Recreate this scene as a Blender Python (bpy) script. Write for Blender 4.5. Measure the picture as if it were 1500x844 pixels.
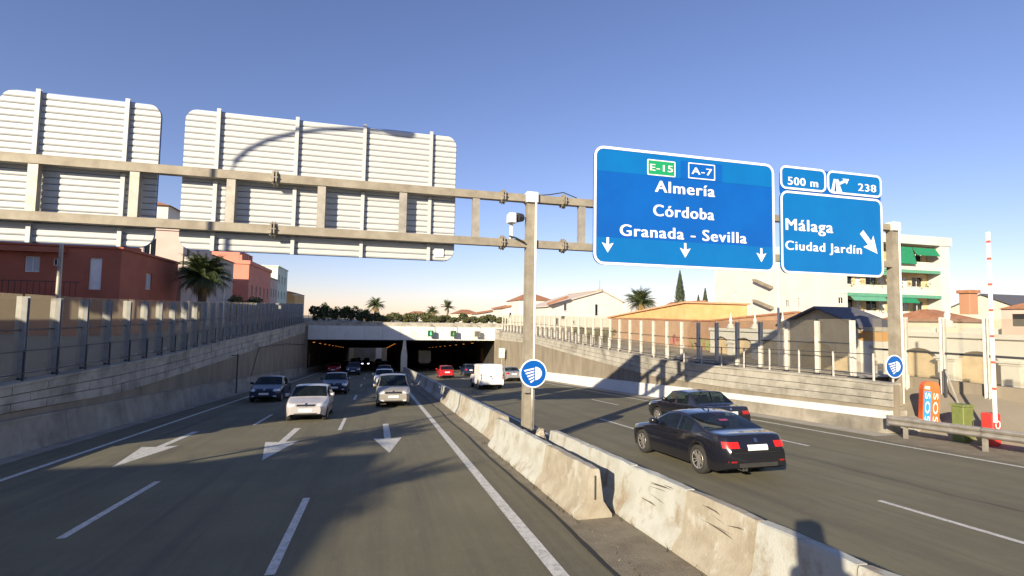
import bpy, bmesh, math, random
import numpy as np
from mathutils import Vector, Matrix
from mathutils.bvhtree import BVHTree
random.seed(7); rng = np.random.default_rng(7)
S = bpy.context.scene
for o in list(bpy.data.objects): bpy.data.objects.remove(o)
rad = math.radians

# ---------------------------------------------------------------- camera
CAM_H, FPX, CX, CY = 2.8, 750.0, 750.0, 422.0
YAW, PITCH, ROLL = rad(14.6), rad(3.5), rad(1.0)
GRADE = 0.068                       # the road falls away from the camera
fw = Vector((math.sin(YAW)*math.cos(PITCH), math.cos(YAW)*math.cos(PITCH), math.sin(PITCH)))
rt0 = Vector((math.cos(YAW), -math.sin(YAW), 0)); up0 = rt0.cross(fw)
up = up0*math.cos(ROLL) - rt0*math.sin(ROLL); rt = rt0*math.cos(ROLL) + up0*math.sin(ROLL)
cam = bpy.data.cameras.new('camera'); camo = bpy.data.objects.new('camera', cam); S.collection.objects.link(camo)
camo.matrix_world = Matrix(((rt.x, up.x, -fw.x, 0), (rt.y, up.y, -fw.y, 0), (rt.z, up.z, -fw.z, CAM_H), (0, 0, 0, 1)))
cam.sensor_width = 36; cam.lens = FPX/1500*36; cam.clip_start = 0.05; cam.clip_end = 6000
S.camera = camo
S.render.resolution_x, S.render.resolution_y = 1024, 576

# ---------------------------------------------------------------- sky, sun, exposure
SUN_EL, SUN_AZ = rad(18.8), rad(43.3+180)         # azimuth clockwise from +Y
W = bpy.data.worlds.new('World'); S.world = W; W.use_nodes = True
nt = W.node_tree; bg = nt.nodes['Background']
sky = nt.nodes.new('ShaderNodeTexSky'); sky.sky_type = 'NISHITA'; sky.sun_disc = False
sky.sun_elevation = SUN_EL; sky.sun_rotation = SUN_AZ; sky.air_density = 1.1; sky.dust_density = 0.15; sky.ozone_density = 3.4
tint = nt.nodes.new('ShaderNodeMix'); tint.data_type = 'RGBA'; tint.blend_type = 'MULTIPLY'; tint.inputs[0].default_value = 1.0
tint.inputs[7].default_value = (.95, .79, .94, 1)      # camera white balance of the photograph, the same over the whole sky
nt.links.new(sky.outputs[0], tint.inputs[6]); nt.links.new(tint.outputs[2], bg.inputs[0]); bg.inputs[1].default_value = 0.095
sl = bpy.data.lights.new('sun', 'SUN'); sl.energy = 5.0; sl.angle = rad(0.5); sl.color = (1.0, 0.86, 0.64)
so = bpy.data.objects.new('sun', sl); S.collection.objects.link(so)
SUND = Vector((math.sin(SUN_AZ)*math.cos(SUN_EL), math.cos(SUN_AZ)*math.cos(SUN_EL), math.sin(SUN_EL)))
so.rotation_euler = SUND.to_track_quat('Z', 'Y').to_euler(); so.location = SUND*60
S.view_settings.view_transform = 'Standard'; S.view_settings.look = 'None'
S.view_settings.exposure = 0.85; S.view_settings.gamma = 1.0
S.render.engine = 'CYCLES'
S.cycles.max_bounces = 8; S.cycles.transparent_max_bounces = 24

# ---------------------------------------------------------------- helpers
def ray(x, y): return fw + rt*((x-CX)/FPX) - up*((y-CY)/FPX)
C0 = Vector((0, 0, CAM_H))
def pX(x, y, X): d = ray(x, y); return C0 + d*(X/d.x)
def pY(x, y, Y): d = ray(x, y); return C0 + d*(Y/d.y)
def rz(y): return -GRADE*y
ORD = ['first', 'second', 'third', 'fourth', 'fifth', 'sixth', 'seventh', 'eighth', 'ninth', 'tenth', 'eleventh', 'twelfth', 'thirteenth',
       'fourteenth', 'fifteenth', 'sixteenth', 'seventeenth', 'eighteenth', 'nineteenth', 'twentieth', 'twenty-first', 'twenty-second',
       'twenty-third', 'twenty-fourth', 'twenty-fifth', 'twenty-sixth', 'twenty-seventh', 'twenty-eighth', 'twenty-ninth', 'thirtieth',
       'thirty-first', 'thirty-second', 'thirty-third', 'thirty-fourth', 'thirty-fifth', 'thirty-sixth']
COL = S.collection
def link(o, parent=None):
    COL.objects.link(o)
    if parent is not None: o.parent = parent
    return o
def tag(o, label=None, cat=None, group=None, kind=None):
    if label: o['label'] = label
    if cat: o['category'] = cat
    if group: o['group'] = group
    if kind: o['kind'] = kind
    return o
def thing(name, label, cat, loc=(0, 0, 0), group=None, rot=(0, 0, 0)):
    o = bpy.data.objects.new(name, None); o.empty_display_size = 0.2
    link(o); o.location = loc; o.rotation_euler = rot
    return tag(o, label, cat, group)
class MB:
    """mesh builder; coordinates are relative to the origin given to build()"""
    def __init__(s): s.v = []; s.f = []
    def add(s, vs, fs):
        n = len(s.v); s.v += [tuple(p) for p in vs]; s.f += [tuple(i+n for i in f) for f in fs]; return s
    def box(s, x0, x1, y0, y1, z0, z1):
        return s.add([(x0,y0,z0),(x1,y0,z0),(x1,y1,z0),(x0,y1,z0),(x0,y0,z1),(x1,y0,z1),(x1,y1,z1),(x0,y1,z1)],
                     [(0,3,2,1),(4,5,6,7),(0,1,5,4),(1,2,6,5),(2,3,7,6),(3,0,4,7)])
    def cbox(s, x0, x1, y0, y1, z0, z1, c=0.02):
        """box with chamfered vertical and top edges"""
        def ring(z, k): return [(x0+k,y0+c,z),(x0+c,y0+k,z),(x1-c,y0+k,z),(x1-k,y0+c,z),(x1-k,y1-c,z),(x1-c,y1-k,z),(x0+c,y1-k,z),(x0+k,y1-c,z)]
        r = [ring(z0, 0), ring(z1-c, 0), ring(z1, c*0.8)]
        return s.loft(r, True, True)
    def loft(s, rings, closed=True, caps=False):
        n = len(rings[0]); vs = [p for r in rings for p in r]; fs = []
        for i in range(len(rings)-1):
            for j in range(n if closed else n-1):
                k = (j+1) % n; fs.append((i*n+j, i*n+k, (i+1)*n+k, (i+1)*n+j))
        if caps: fs.append(tuple(reversed(range(n)))); fs.append(tuple((len(rings)-1)*n+j for j in range(n)))
        return s.add(vs, fs)
    def bar(s, a, b, w, h=None, upv=(0, 0, 1)):
        a, b = Vector(a), Vector(b); h = h or w; d = (b-a).normalized(); u = Vector(upv)
        if abs(d.dot(u)) > 0.98: u = Vector((1, 0, 0))
        r = d.cross(u).normalized(); u = r.cross(d)
        R = [[p + r*sx*w/2 + u*sz*h/2 for sx, sz in ((-1,-1),(1,-1),(1,1),(-1,1))] for p in (a, b)]
        return s.loft(R, True, True)
    def tube(s, pts, r, n=8, caps=True):
        pts = [Vector(p) for p in pts]; rr = r if hasattr(r, '__len__') else [r]*len(pts); rings = []
        for i, p in enumerate(pts):
            d = (pts[min(i+1, len(pts)-1)] - pts[max(i-1, 0)]).normalized()
            u = Vector((0, 0, 1)) if abs(d.z) < 0.95 else Vector((1, 0, 0))
            a = d.cross(u).normalized(); b = d.cross(a)
            rings.append([p + (a*math.cos(t)+b*math.sin(t))*rr[i] for t in [2*math.pi*k/n for k in range(n)]])
        return s.loft(rings, True, caps)
    def prism(s, poly, a, b, axis='x'):
        """polygon in the other two axes, extruded from a to b along axis"""
        def P(t, p): return (t, p[0], p[1]) if axis == 'x' else ((p[0], t, p[1]) if axis == 'y' else (p[0], p[1], t))
        n = len(poly)
        vs = [P(a, p) for p in poly]+[P(b, p) for p in poly]
        fs = [tuple(range(n))[::-1], tuple(range(n, 2*n))] + [(i, (i+1) % n, n+(i+1) % n, n+i) for i in range(n)]
        return s.add(vs, fs)
    def quad(s, a, b, c, d): return s.add([a, b, c, d], [(0, 1, 2, 3)])
    def mesh(s, name, mat, smooth=False, org=(0, 0, 0), fixn=True):
        me = bpy.data.meshes.new(name); o = Vector(org)
        me.from_pydata([Vector(p)-o for p in s.v], [], s.f)
        if fixn:
            bm = bmesh.new(); bm.from_mesh(me); bmesh.ops.recalc_face_normals(bm, faces=bm.faces); bm.to_mesh(me); bm.free()
        if smooth: me.shade_smooth()
        me.materials.append(mat); me.update(); return me
    def build(s, name, mat, parent=None, smooth=False, fixn=True):
        """vertices are world coordinates when parent is None or sits unrotated at parent.location"""
        org = Vector((0, 0, 0))
        if parent is not None:
            p = parent
            while p is not None: org += p.location; p = p.parent
        else:
            a = np.array(s.v); org = Vector(((a[:, 0].min()+a[:, 0].max())/2, (a[:, 1].min()+a[:, 1].max())/2, a[:, 2].min()))
        o = bpy.data.objects.new(name, s.mesh(name, mat, smooth, org, fixn)); link(o, parent)
        if parent is None: o.location = org
        return o
    def local(s, name, mat, parent, smooth=False, fixn=True):
        """vertices are already in the parent's frame"""
        o = bpy.data.objects.new(name, s.mesh(name, mat, smooth, (0, 0, 0), fixn)); return link(o, parent)
def inst(me, name, loc, parent, rot=(0, 0, 0), scale=(1, 1, 1)):
    o = bpy.data.objects.new(name, me); link(o, parent); o.location = loc; o.rotation_euler = rot; o.scale = scale; return o
def roundrect(x0, x1, z0, z1, r, n=5):
    p = []
    for cx, cz, a in ((x1-r, z1-r, 0), (x0+r, z1-r, 90), (x0+r, z0+r, 180), (x1-r, z0+r, 270)):
        for k in range(n+1): t = rad(a+90*k/n); p.append((cx+r*math.cos(t), cz+r*math.sin(t)))
    return p

# ---------------------------------------------------------------- materials
MATS = {}
def mat(name, col, rough=0.8, metal=0.0, var=0.0, scale=3.0, col2=None, bump=0.0, bscale=40.0, spec=None, emit=None, coat=0.0, stretch=(1, 1, 1), thr=(0.35, 0.65), detail=6.0):
    if name in MATS: return MATS[name]
    m = bpy.data.materials.new(name); m.use_nodes = True; N = m.node_tree.nodes; Lk = m.node_tree.links; b = N['Principled BSDF']
    b.inputs['Base Color'].default_value = (*col, 1); b.inputs['Roughness'].default_value = rough; b.inputs['Metallic'].default_value = metal
    if spec is not None: b.inputs['Specular IOR Level'].default_value = spec
    if coat: b.inputs['Coat Weight'].default_value = coat; b.inputs['Coat Roughness'].default_value = 0.05
    if emit: b.inputs['Emission Color'].default_value = (*emit[0], 1); b.inputs['Emission Strength'].default_value = emit[1]
    if var or col2 or bump:
        tc = N.new('ShaderNodeTexCoord'); mp = N.new('ShaderNodeMapping'); mp.inputs['Scale'].default_value = stretch
        geo = N.new('ShaderNodeNewGeometry'); Lk.new(geo.outputs['Position'], mp.inputs['Vector'])
    if var or col2:
        n = N.new('ShaderNodeTexNoise'); n.inputs['Scale'].default_value = scale; n.inputs['Detail'].default_value = detail; n.inputs['Roughness'].default_value = 0.62
        Lk.new(mp.outputs[0], n.inputs['Vector'])
        r = N.new('ShaderNodeValToRGB'); e = r.color_ramp.elements; e[0].position, e[1].position = thr
        c2 = col2 or tuple(c*(1-var) for c in col); c1 = col if col2 else tuple(min(1, c*(1+var)) for c in col)
        e[0].color = (*c2, 1); e[1].color = (*c1, 1)
        Lk.new(n.outputs[0], r.inputs[0]); Lk.new(r.outputs[0], b.inputs['Base Color'])
        m['ramp'] = r.name
    if bump:
        n2 = N.new('ShaderNodeTexNoise'); n2.inputs['Scale'].default_value = bscale; n2.inputs['Detail'].default_value = 5
        Lk.new(mp.outputs[0], n2.inputs['Vector'])
        bp = N.new('ShaderNodeBump'); bp.inputs['Strength'].default_value = bump; bp.inputs['Distance'].default_value = 0.02
        Lk.new(n2.outputs[0], bp.inputs['Height']); Lk.new(bp.outputs[0], b.inputs['Normal'])
    MATS[name] = m; return m
def overlay(m, col, scale, thr, stretch=(1, 1, 1), fac=1.0, seed=0.0):
    """mix a second noise-shaped stain colour over a mat() material"""
    N = m.node_tree.nodes; Lk = m.node_tree.links; b = N['Principled BSDF']
    geo = N.new('ShaderNodeNewGeometry'); mp = N.new('ShaderNodeMapping'); mp.inputs['Scale'].default_value = stretch; mp.inputs['Location'].default_value = (seed, seed*1.7, seed*.3)
    Lk.new(geo.outputs['Position'], mp.inputs['Vector'])
    n = N.new('ShaderNodeTexNoise'); n.inputs['Scale'].default_value = scale; n.inputs['Detail'].default_value = 8; n.inputs['Roughness'].default_value = 0.65
    Lk.new(mp.outputs[0], n.inputs['Vector'])
    mr = N.new('ShaderNodeMapRange'); mr.inputs[1].default_value, mr.inputs[2].default_value = thr; mr.inputs[4].default_value = fac
    Lk.new(n.outputs[0], mr.inputs[0])
    mx = N.new('ShaderNodeMix'); mx.data_type = 'RGBA'; Lk.new(mr.outputs[0], mx.inputs[0])
    src = b.inputs['Base Color']
    if src.is_linked: Lk.new(src.links[0].from_socket, mx.inputs[6])
    else: mx.inputs[6].default_value = src.default_value
    mx.inputs[7].default_value = (*col, 1)
    Lk.new(mx.outputs[2], b.inputs['Base Color']); return m
def glass(name, tint, transp, rough=0.05, dif=0.0, difcol=(.8, .8, .75)):
    m = bpy.data.materials.new(name); m.use_nodes = True; N = m.node_tree.nodes; Lk = m.node_tree.links
    b = N['Principled BSDF']; b.inputs['Base Color'].default_value = (*difcol, 1) if dif else (.012, .016, .02, 1); b.inputs['Roughness'].default_value = rough
    t = N.new('ShaderNodeBsdfTransparent'); t.inputs[0].default_value = (*tint, 1)
    mx = N.new('ShaderNodeMixShader'); mx.inputs[0].default_value = 1-transp
    Lk.new(t.outputs[0], mx.inputs[1]); Lk.new(b.outputs[0], mx.inputs[2]); Lk.new(mx.outputs[0], N['Material Output'].inputs[0]); return m

M_asph = mat('asphalt', (.155, .142, .088), .92, var=.16, scale=.55, bump=.5, bscale=90, thr=(.3, .7))
overlay(M_asph, (.095, .086, .064), 1.0, (.46, .72), (2.2, .05, 1), .85)          # darker wheel tracks along the lanes
overlay(M_asph, (.205, .186, .135), 7.0, (.55, .8), (1.3, .5, 1), .5, seed=21)         # worn pale blotches
overlay(M_asph, (.24, .215, .15), 60, (.56, .70), fac=.6, seed=3)                     # pale aggregate grains
overlay(M_asph, (.07, .064, .05), 90, (.58, .72), fac=.6, seed=31)                     # dark pits
overlay(M_asph, (.07, .066, .055), .9, (.62, .74), (1, .25, 1), .6, seed=9)            # patches and oil
M_line = mat('road_paint', (.62, .61, .56), .75, col2=(.40, .39, .35), scale=9, thr=(.3, .55))
overlay(M_line, (.13, .125, .11), 26, (.56, .66), fac=.85, seed=5)
M_dirt = mat('median_dirt', (.24, .21, .15), .95, col2=(.165, .14, .1), scale=2.2, bump=.8, bscale=45)
overlay(M_dirt, (.32, .285, .215), 30, (.6, .7), fac=.7, seed=2)
M_nj = mat('barrier_paint', (.43, .44, .405), .85, col2=(.32, .305, .25), scale=1.6, bump=.3, bscale=30, thr=(.28, .55))
overlay(M_nj, (.26, .205, .14), 2.4, (.54, .68), (1, 1, .8), .9, seed=4)
overlay(M_nj, (.12, .10, .085), 5.0, (.67, .74), (.5, .35, 6), .8, seed=11)
M_nj2 = mat('bare_barrier_concrete', (.385, .35, .28), .92, col2=(.27, .235, .175), scale=2.0, bump=.4, bscale=26)
overlay(M_nj2, (.45, .44, .39), 3.2, (.55, .66), (1, 1, .7), .8, seed=14)
M_conc = mat('concrete', (.36, .33, .27), .92, col2=(.25, .225, .18), scale=1.1, bump=.3, bscale=35)
overlay(M_conc, (.17, .15, .12), 1.8, (.55, .75), (1.3, 1.3, .25), .7, seed=6)
overlay(M_conc, (.10, .09, .075), .3, (.5, .68), (1, 1, 1.6), .65, seed=17)
M_concd = mat('concrete_wall_panel', (.29, .25, .185), .95, col2=(.20, .17, .125), scale=.9, bump=.25, bscale=30, stretch=(1, 1, .35))
overlay(M_concd, (.14, .12, .09), 1.5, (.55, .72), (1.5, 1.5, .18), .6, seed=8)
M_block = mat('stone_block', (.46, .435, .37), .9, col2=(.32, .30, .25), scale=1.3, bump=.35, bscale=28)
overlay(M_block, (.22, .195, .15), 3, (.58, .74), (1, 1, .35), .7, seed=1)
overlay(M_block, (.12, .11, .09), .35, (.5, .66), (1, 1, 1.4), .7, seed=13)
M_whitec = mat('white_painted_concrete', (.66, .67, .64), .8, col2=(.56, .56, .52), scale=.8, thr=(.25, .5))
overlay(M_whitec, (.42, .38, .31), 2.2, (.64, .8), (1.2, 1.2, .15), .6, seed=2)
M_steel = mat('galvanised_steel', (.40, .375, .33), .55, .35, col2=(.29, .265, .225), scale=3.5, bump=.1)
M_steel2 = mat('weathered_beam', (.33, .30, .235), .7, .15, col2=(.235, .205, .155), scale=2.2, bump=.15)
M_alu = mat('aluminium_slat', (.50, .52, .52), .55, .0, col2=(.45, .47, .47), scale=1.2, thr=(.2, .6))
M_post = mat('grey_post', (.30, .315, .335), .6, .25, var=.12, scale=4)
M_postw = mat('pale_post', (.60, .585, .54), .6, .1, var=.12, scale=4)
M_dark = mat('dark_rail', (.055, .058, .065), .6, .3)
M_white = mat('white_metal', (.80, .79, .76), .5, var=.05)
M_black = mat('black_rubber', (.018, .018, .018), .8)
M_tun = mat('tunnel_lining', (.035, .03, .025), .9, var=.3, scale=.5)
M_soil = mat('ground_soil', (.27, .235, .175), .95, col2=(.19, .165, .12), scale=.12, bump=.4, bscale=8)
M_pave = mat('pavement_concrete', (.38, .355, .30), .92, col2=(.29, .27, .225), scale=.7)
M_pane = glass('noise_pane', (.98, .97, .93), .84, .2, 1, (.55, .50, .40))
_n = M_pane.node_tree; _t = _n.nodes.new('ShaderNodeBsdfTranslucent'); _t.inputs[0].default_value = (.75, .66, .48, 1)
_m = _n.nodes.new('ShaderNodeMixShader'); _m.inputs[0].default_value = .5
_p = [x for x in _n.nodes if x.type == 'BSDF_PRINCIPLED'][0]; _x = [x for x in _n.nodes if x.type == 'MIX_SHADER' and x is not _m and x.name != _m.name][0]
_n.links.new(_p.outputs[0], _m.inputs[1]); _n.links.new(_t.outputs[0], _m.inputs[2]); _n.links.new(_m.outputs[0], _x.inputs[2])
M_wglass = glass('window_glass', (.3, .35, .35), .12, .04)
M_carglass = glass('car_glass', (.45, .55, .52), .42, .02)
M_shut = mat('roller_shutter', (.50, .53, .55), .6, var=.08, scale=8)
M_leaf = mat('leaf_green', (.075, .105, .03), .7, col2=(.035, .055, .018), scale=2.5)
M_leafy = mat('leaf_olive', (.14, .14, .045), .7, col2=(.06, .08, .025), scale=1.8)
M_palm = mat('palm_leaf', (.085, .11, .035), .6, col2=(.035, .055, .02), scale=2)
M_palmd = mat('palm_dry_leaf', (.27, .19, .07), .8, var=.3, scale=3)
M_trunk = mat('trunk_bark', (.16, .12, .08), .95, var=.35, scale=7, bump=.6, bscale=14)
M_cyp = mat('cypress_leaf', (.035, .05, .022), .8, var=.4, scale=3)
# ================================================================ SETTING
def ip(pts):
    ys, zs = zip(*pts); return lambda y: float(np.interp(y, ys, zs))
ZLT = ip([(-60, 4.4), (-8, .9), (5, 0), (14, -.6), (15.8, -.65), (15.95, .75), (17, .75), (28, .77), (31, .84), (39, 1.05), (77, 1.8), (120, 2.2), (300, 2.4)])
ZRT = ip([(-60, 4.2), (-12, 1.0), (8, .3), (14.5, .78), (17.4, .71), (21.4, .6), (27, .41), (30.3, .41), (38.8, .53), (57, .9), (74, 1.0), (80, 1.5), (300, 2.3)])
PORTAL = 78.0; EXIT = 195.0
LX, RX = -9.9, 17.7
# road: one sloping sheet from far behind the camera through the tunnel
mb = MB(); ys = [-90+i*10 for i in range(36)]
for a, b in zip(ys, ys[1:]): mb.quad((LX-.3, a, rz(a)), (18.9, a, rz(a)), (18.9, b, rz(b)), (LX-.3, b, rz(b)))
road = mb.build('road', M_asph); tag(road, kind='structure')
def strip(name, x0, x1, y0, y1, m, lift=.004, parent=road, poly=None):
    b = MB()
    if poly: b.add([(x, y, rz(y)+lift) for x, y in poly], [tuple(range(len(poly)))])
    else:
        n = max(1, int((y1-y0)/12)); t = np.linspace(y0, y1, n+1)
        for a, c in zip(t, t[1:]): b.quad((x0, a, rz(a)+lift), (x1, a, rz(a)+lift), (x1, c, rz(c)+lift), (x0, c, rz(c)+lift))
    return b.build(name, m, parent)
strip('edge_line', 2.25, 2.45, -40, 230, M_line)
strip('edge_line', -8.03, -7.88, -40, 230, M_line)
strip('edge_line', 5.75, 5.9, -40, 230, M_line)
strip('edge_line', 15.48, 15.62, -40, 230, M_line)
for k in range(-2, 17):
    y = 20.0+12.75*k
    strip('lane_dash', -1.29, -1.16, y, y+3.6, M_line)
    strip('lane_dash', -4.62, -4.49, y+2.2, y+5.8, M_line)
for k in range(-2, 17):
    y = 4.4+12.75*k; strip('lane_dash', 9.32, 9.44, y-.1, y+3.5, M_line)
    strip('lane_dash', 12.74, 12.86, y+8.6, y+12.2, M_line)
def arrow(cx):
    strip('lane_arrow', 0, 0, 0, 0, M_line, poly=[(cx-.11, 21.3), (cx-.11, 17.6), (cx-.46, 17.75), (cx, 15.1), (cx+.46, 17.75), (cx+.11, 17.6), (cx+.11, 21.3)][::-1])
arrow(.44)
def arrowd(cx):
    strip('lane_arrow', 0, 0, 0, 0, M_line, poly=[(cx-.09, 20.9), (cx-.11, 17.8), (cx-.52, 17.9), (cx-.02, 14.9), (cx+.46, 17.9), (cx+.1, 17.8), (cx+.13, 20.9)][::-1])
arrowd(-2.8); arrowd(-6.2)
# fillet of repaired tar along the gutter, and a few long cracks
M_tar = mat('tar_joint', (.022, .021, .02), .7)
b = MB(); px = None
for i in range(0, 120):
    y = -10+i*.75; x = 3.06+.03*math.sin(y*.8)+random.uniform(-.012, .012); w = .022+random.uniform(0, .02)
    if px: b.quad((px[0]-px[2], px[1], rz(px[1])+.007), (px[0]+px[2], px[1], rz(px[1])+.007), (x+w, y, rz(y)+.007), (x-w, y, rz(y)+.007))
    px = (x, y, w)
b.build('gutter_joint', M_tar, road)
for (x0, y0, n, dx) in ((11.4, 3, 50, -.004),):
    b = MB(); p = (x0, y0)
    for i in range(n):
        q = (p[0]+random.uniform(-.05, .05)+dx, p[1]+.32); w = random.uniform(.004, .013)
        b.quad((p[0]-w, p[1], rz(p[1])+.006), (p[0]+w, p[1], rz(p[1])+.006), (q[0]+w, q[1], rz(q[1])+.006), (q[0]-w, q[1], rz(q[1])+.006)); p = q
    b.build('tar_crack', M_tar, road)
# median strip and shoulders
def sheet(name, x0, x1, y0, y1, m, lift, jit=0):
    b = MB(); n = max(1, int((y1-y0)/(.5 if jit else 10))); t = np.linspace(y0, y1, n+1); prev = None
    for y in t:
        e = random.uniform(-jit, jit); cur = ((x0+e, y, rz(y)+lift), (x1, y, rz(y)+lift))
        if prev: b.quad(prev[0], prev[1], cur[1], cur[0])
        prev = cur
    o = b.build(name, m); tag(o, kind='structure'); return o
sheet('median_strip', 3.12, 5.25, -40, 60, M_dirt, .004, .05)
sheet('shoulder', 15.95, 18.8, -40, 13.9, M_dirt, .004, .08)
sheet('gutter', -9.62, -9.05, -40, 194, M_conc, .004)
sheet('gutter', 16.45, 17.5, 13.95, 194, M_pave, .004)
b = MB()
for k in range(900):
    x = random.choice([random.uniform(3.15, 3.6), random.uniform(4.75, 5.2)]); y = random.uniform(2, 40); s = random.uniform(.004, .015); z = rz(y)
    b.add([(x-s, y-s, z), (x+s, y-s*.7, z), (x+s*.8, y+s, z), (x-s*.7, y+s, z), (x, y, z+s*1.2)], [(0, 1, 4), (1, 2, 4), (2, 3, 4), (3, 0, 4)])
o = b.build('gravel', mat('grit', (.24, .21, .155), .95, var=.4, scale=20)); tag(o, 'loose grit along the foot of the median barrier', 'gravel', kind='stuff')
# upper ground with the cutting left open
mb = MB(); ys = [-300, -60, -30, -12, -8, 5, 10, 14, 15.8, 15.95, 17, 22, 28, 31, 39, 48, 57, 66, 74, 77.9]
def gl(y): return ZLT(y)-.06
def gr(y): return ZRT(y)-.1
xsL = [-10.2, -14, -17.5, -40, -90, -1600]; xsR = [18.1, 20.9, 23, 31, 50, 110, 1600]
def gz(x, y):
    if x < 0: return gl(y) + (0.02*(min(-x, 60)-10) if x < -12 else 0)
    base = gr(y)
    if y < 31 and x > 21: base -= .75*min(1, (31-y)/6)*min(1, max(0, (110-x)/60))
    if y < 16.5 and x < 20.5: base = rz(y)-.06          # the lay-by beside the guardrail lies at road level
    return base + (0.012*(min(x, 110)-18))
ally = ys + [80, 100, 140, EXIT, 260, 400, 900, 3200]
for a, c in zip(ally, ally[1:]):
    for xs in (xsL, xsR):
        for p, q in zip(xs, xs[1:]):
            if xs is xsR and p < 20 and a < 14: pass
            mb.quad((p, a, gz(p, a)), (q, a, gz(q, a)), (q, c, gz(q, c)), (p, c, gz(p, c)))
    if (a >= 80 and c <= EXIT) or a >= 260:
        mb.quad((-10.2, a, gz(-10.2, a)), (18.1, a, gz(18.1, a)), (18.1, c, gz(18.1, c)), (-10.2, c, gz(-10.2, c)))
g = mb.build('ground', M_soil); tag(g, kind='structure')
# pavements on top of the cutting
b = MB()
yy = [15.96, 17, 28, 31, 39, 77.9]
for a, c in zip(yy, yy[1:]):
    b.quad((-12.4, a, gl(a)+.03), (-9.95, a, gl(a)+.03), (-9.95, c, gl(c)+.03), (-12.4, c, gl(c)+.03))
o = b.build('pavement', M_pave); tag(o, kind='structure')
b = MB(); yy = [16.6, 17.4, 21.4, 27, 30.3, 38.8, 57, 74, 77.9]
for a, c in zip(yy, yy[1:]):
    b.quad((17.75, a, gr(a)+.05), (21.5, a, gr(a)+.09), (21.5, c, gr(c)+.09), (17.75, c, gr(c)+.05))
o = b.build('pavement', M_pave); tag(o, kind='structure')

# ---------------------------------------------------------------- retaining walls
BL = ip([(-60, 4.2), (-8, .6), (5, .2), (17, -.01), (23.5, -.4), (27, -.4), (40, -.24), (78, .44)])
BR = ip([(14.3, -.07), (21.4, -.49), (30.3, -.79), (38.8, -.58), (44.9, -.4), (57, 0), (73, -.3), (78, -.3)])
def retaining(label, X, side, y0, y1, ZT, ZB, bands):
    """side: -1 wall stands to the left of the road, +1 to the right"""
    t = thing('retaining_wall', label, 'wall', (X, y0, rz(y0)))
    s = side
    y = y0
    while y < y1-.1:                                   # cast panels
        c = min(y+5.0, y1); e = .012; b = MB()
        pts = [(y+e, rz(y)-.2), (c-e, rz(c)-.2), (c-e, ZB(c)), (y+e, ZB(y))]
        xa = X+s*random.uniform(0, .008)
        b.prism(pts, xa, X+s*.3, 'x'); b.build('panel', M_concd, t); y = c
    b = MB(); n = 30; tt = np.linspace(y0, y1, n)      # backing behind the open joints
    for a, c in zip(tt, tt[1:]): b.prism([(a, rz(a)-.3), (c, rz(c)-.3), (c, ZT(c)-.05), (a, ZT(a)-.05)], X+s*.06, X+s*.34, 'x')
    b.build('backing', M_concd, t)
    NC = 3
    for k in range(NC):                                # facing blocks
        y = y0 - (0.8 if k % 2 else 0)
        while y < y1-.02:
            a, c = max(y, y0), min(y+1.62, y1); g_ = .012
            if c-a > .1:
                def zz(q, f): return ZB(q)+(ZT(q)-.09-ZB(q))*f
                f0, f1 = k/NC, (k+1)/NC
                b = MB(); pr = random.uniform(0, .022); b.prism([(a+g_, zz(a, f0)+g_), (c-g_, zz(c, f0)+g_), (c-g_, zz(c, f1)-g_), (a+g_, zz(a, f1)-g_)], X-s*(.03+pr), X+s*.2, 'x')
                b.build('block', M_block, t)
            y += 1.62
    y = y0
    while y < y1-.02:                                  # coping stones
        c = min(y+1.62, y1); b = MB()
        b.prism([(y+.008, ZT(y)-.088), (c-.008, ZT(c)-.088), (c-.008, ZT(c)), (y+.008, ZT(y))], X-s*.085, X+s*.42, 'x'); b.build('coping', M_block, t); y = c
    y = y0
    while y < y1-.02:                                  # low safety barrier cast along the foot
        c = min(y+4.0, y1)
        for nm, m, z0, z1, xo0, xo1 in bands((y+c)/2):
            b = MB(); e = .01; R = []
            for q in (y+e, c-e):
                R.append([(X+s*.02, q, rz(q)+z0), (X-s*xo0, q, rz(q)+z0), (X-s*xo1, q, rz(q)+z1), (X+s*.02, q, rz(q)+z1)])
            b.loft(R, True, True); b.build(nm, m, t)
        y = c
    return t
def bandsL(y): return [('kerb_barrier', M_conc, -.1, .9, .36, .17), ('kerb_cap', M_conc, .903, .96, .2, .19)]
def bandsR(y):
    if y > 25.5: return [('kerb_barrier', M_whitec, -.1, .80, .32, .2)]
    return [('kerb_barrier', M_conc, -.1, .5, .32, .24), ('painted_band', M_whitec, .503, .78, .25, .21)]
wl = retaining('long shaded concrete retaining wall below the left noise barrier', LX, -1, 15.96, PORTAL, ZLT, BL, bandsL)
wr = retaining('sunlit concrete retaining wall with white foot band below the right noise barrier', RX, 1, 14.3, PORTAL, ZRT, BR, bandsR)
t = thing('roadside_barrier', 'low concrete safety barrier before the start of the left retaining wall', 'barrier', (LX, 0, rz(0)))
y = -30
while y < 15.5:
    c = min(y+4.0, 15.94); R = []
    for q in (y+.01, c-.01): R.append([(LX-.2, q, rz(q)-.1), (LX+.36, q, rz(q)-.1), (LX+.17, q, rz(q)+.9), (LX-.1, q, rz(q)+.9)])
    MB().loft(R, True, True).build('section', M_conc, t); y = c
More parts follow.
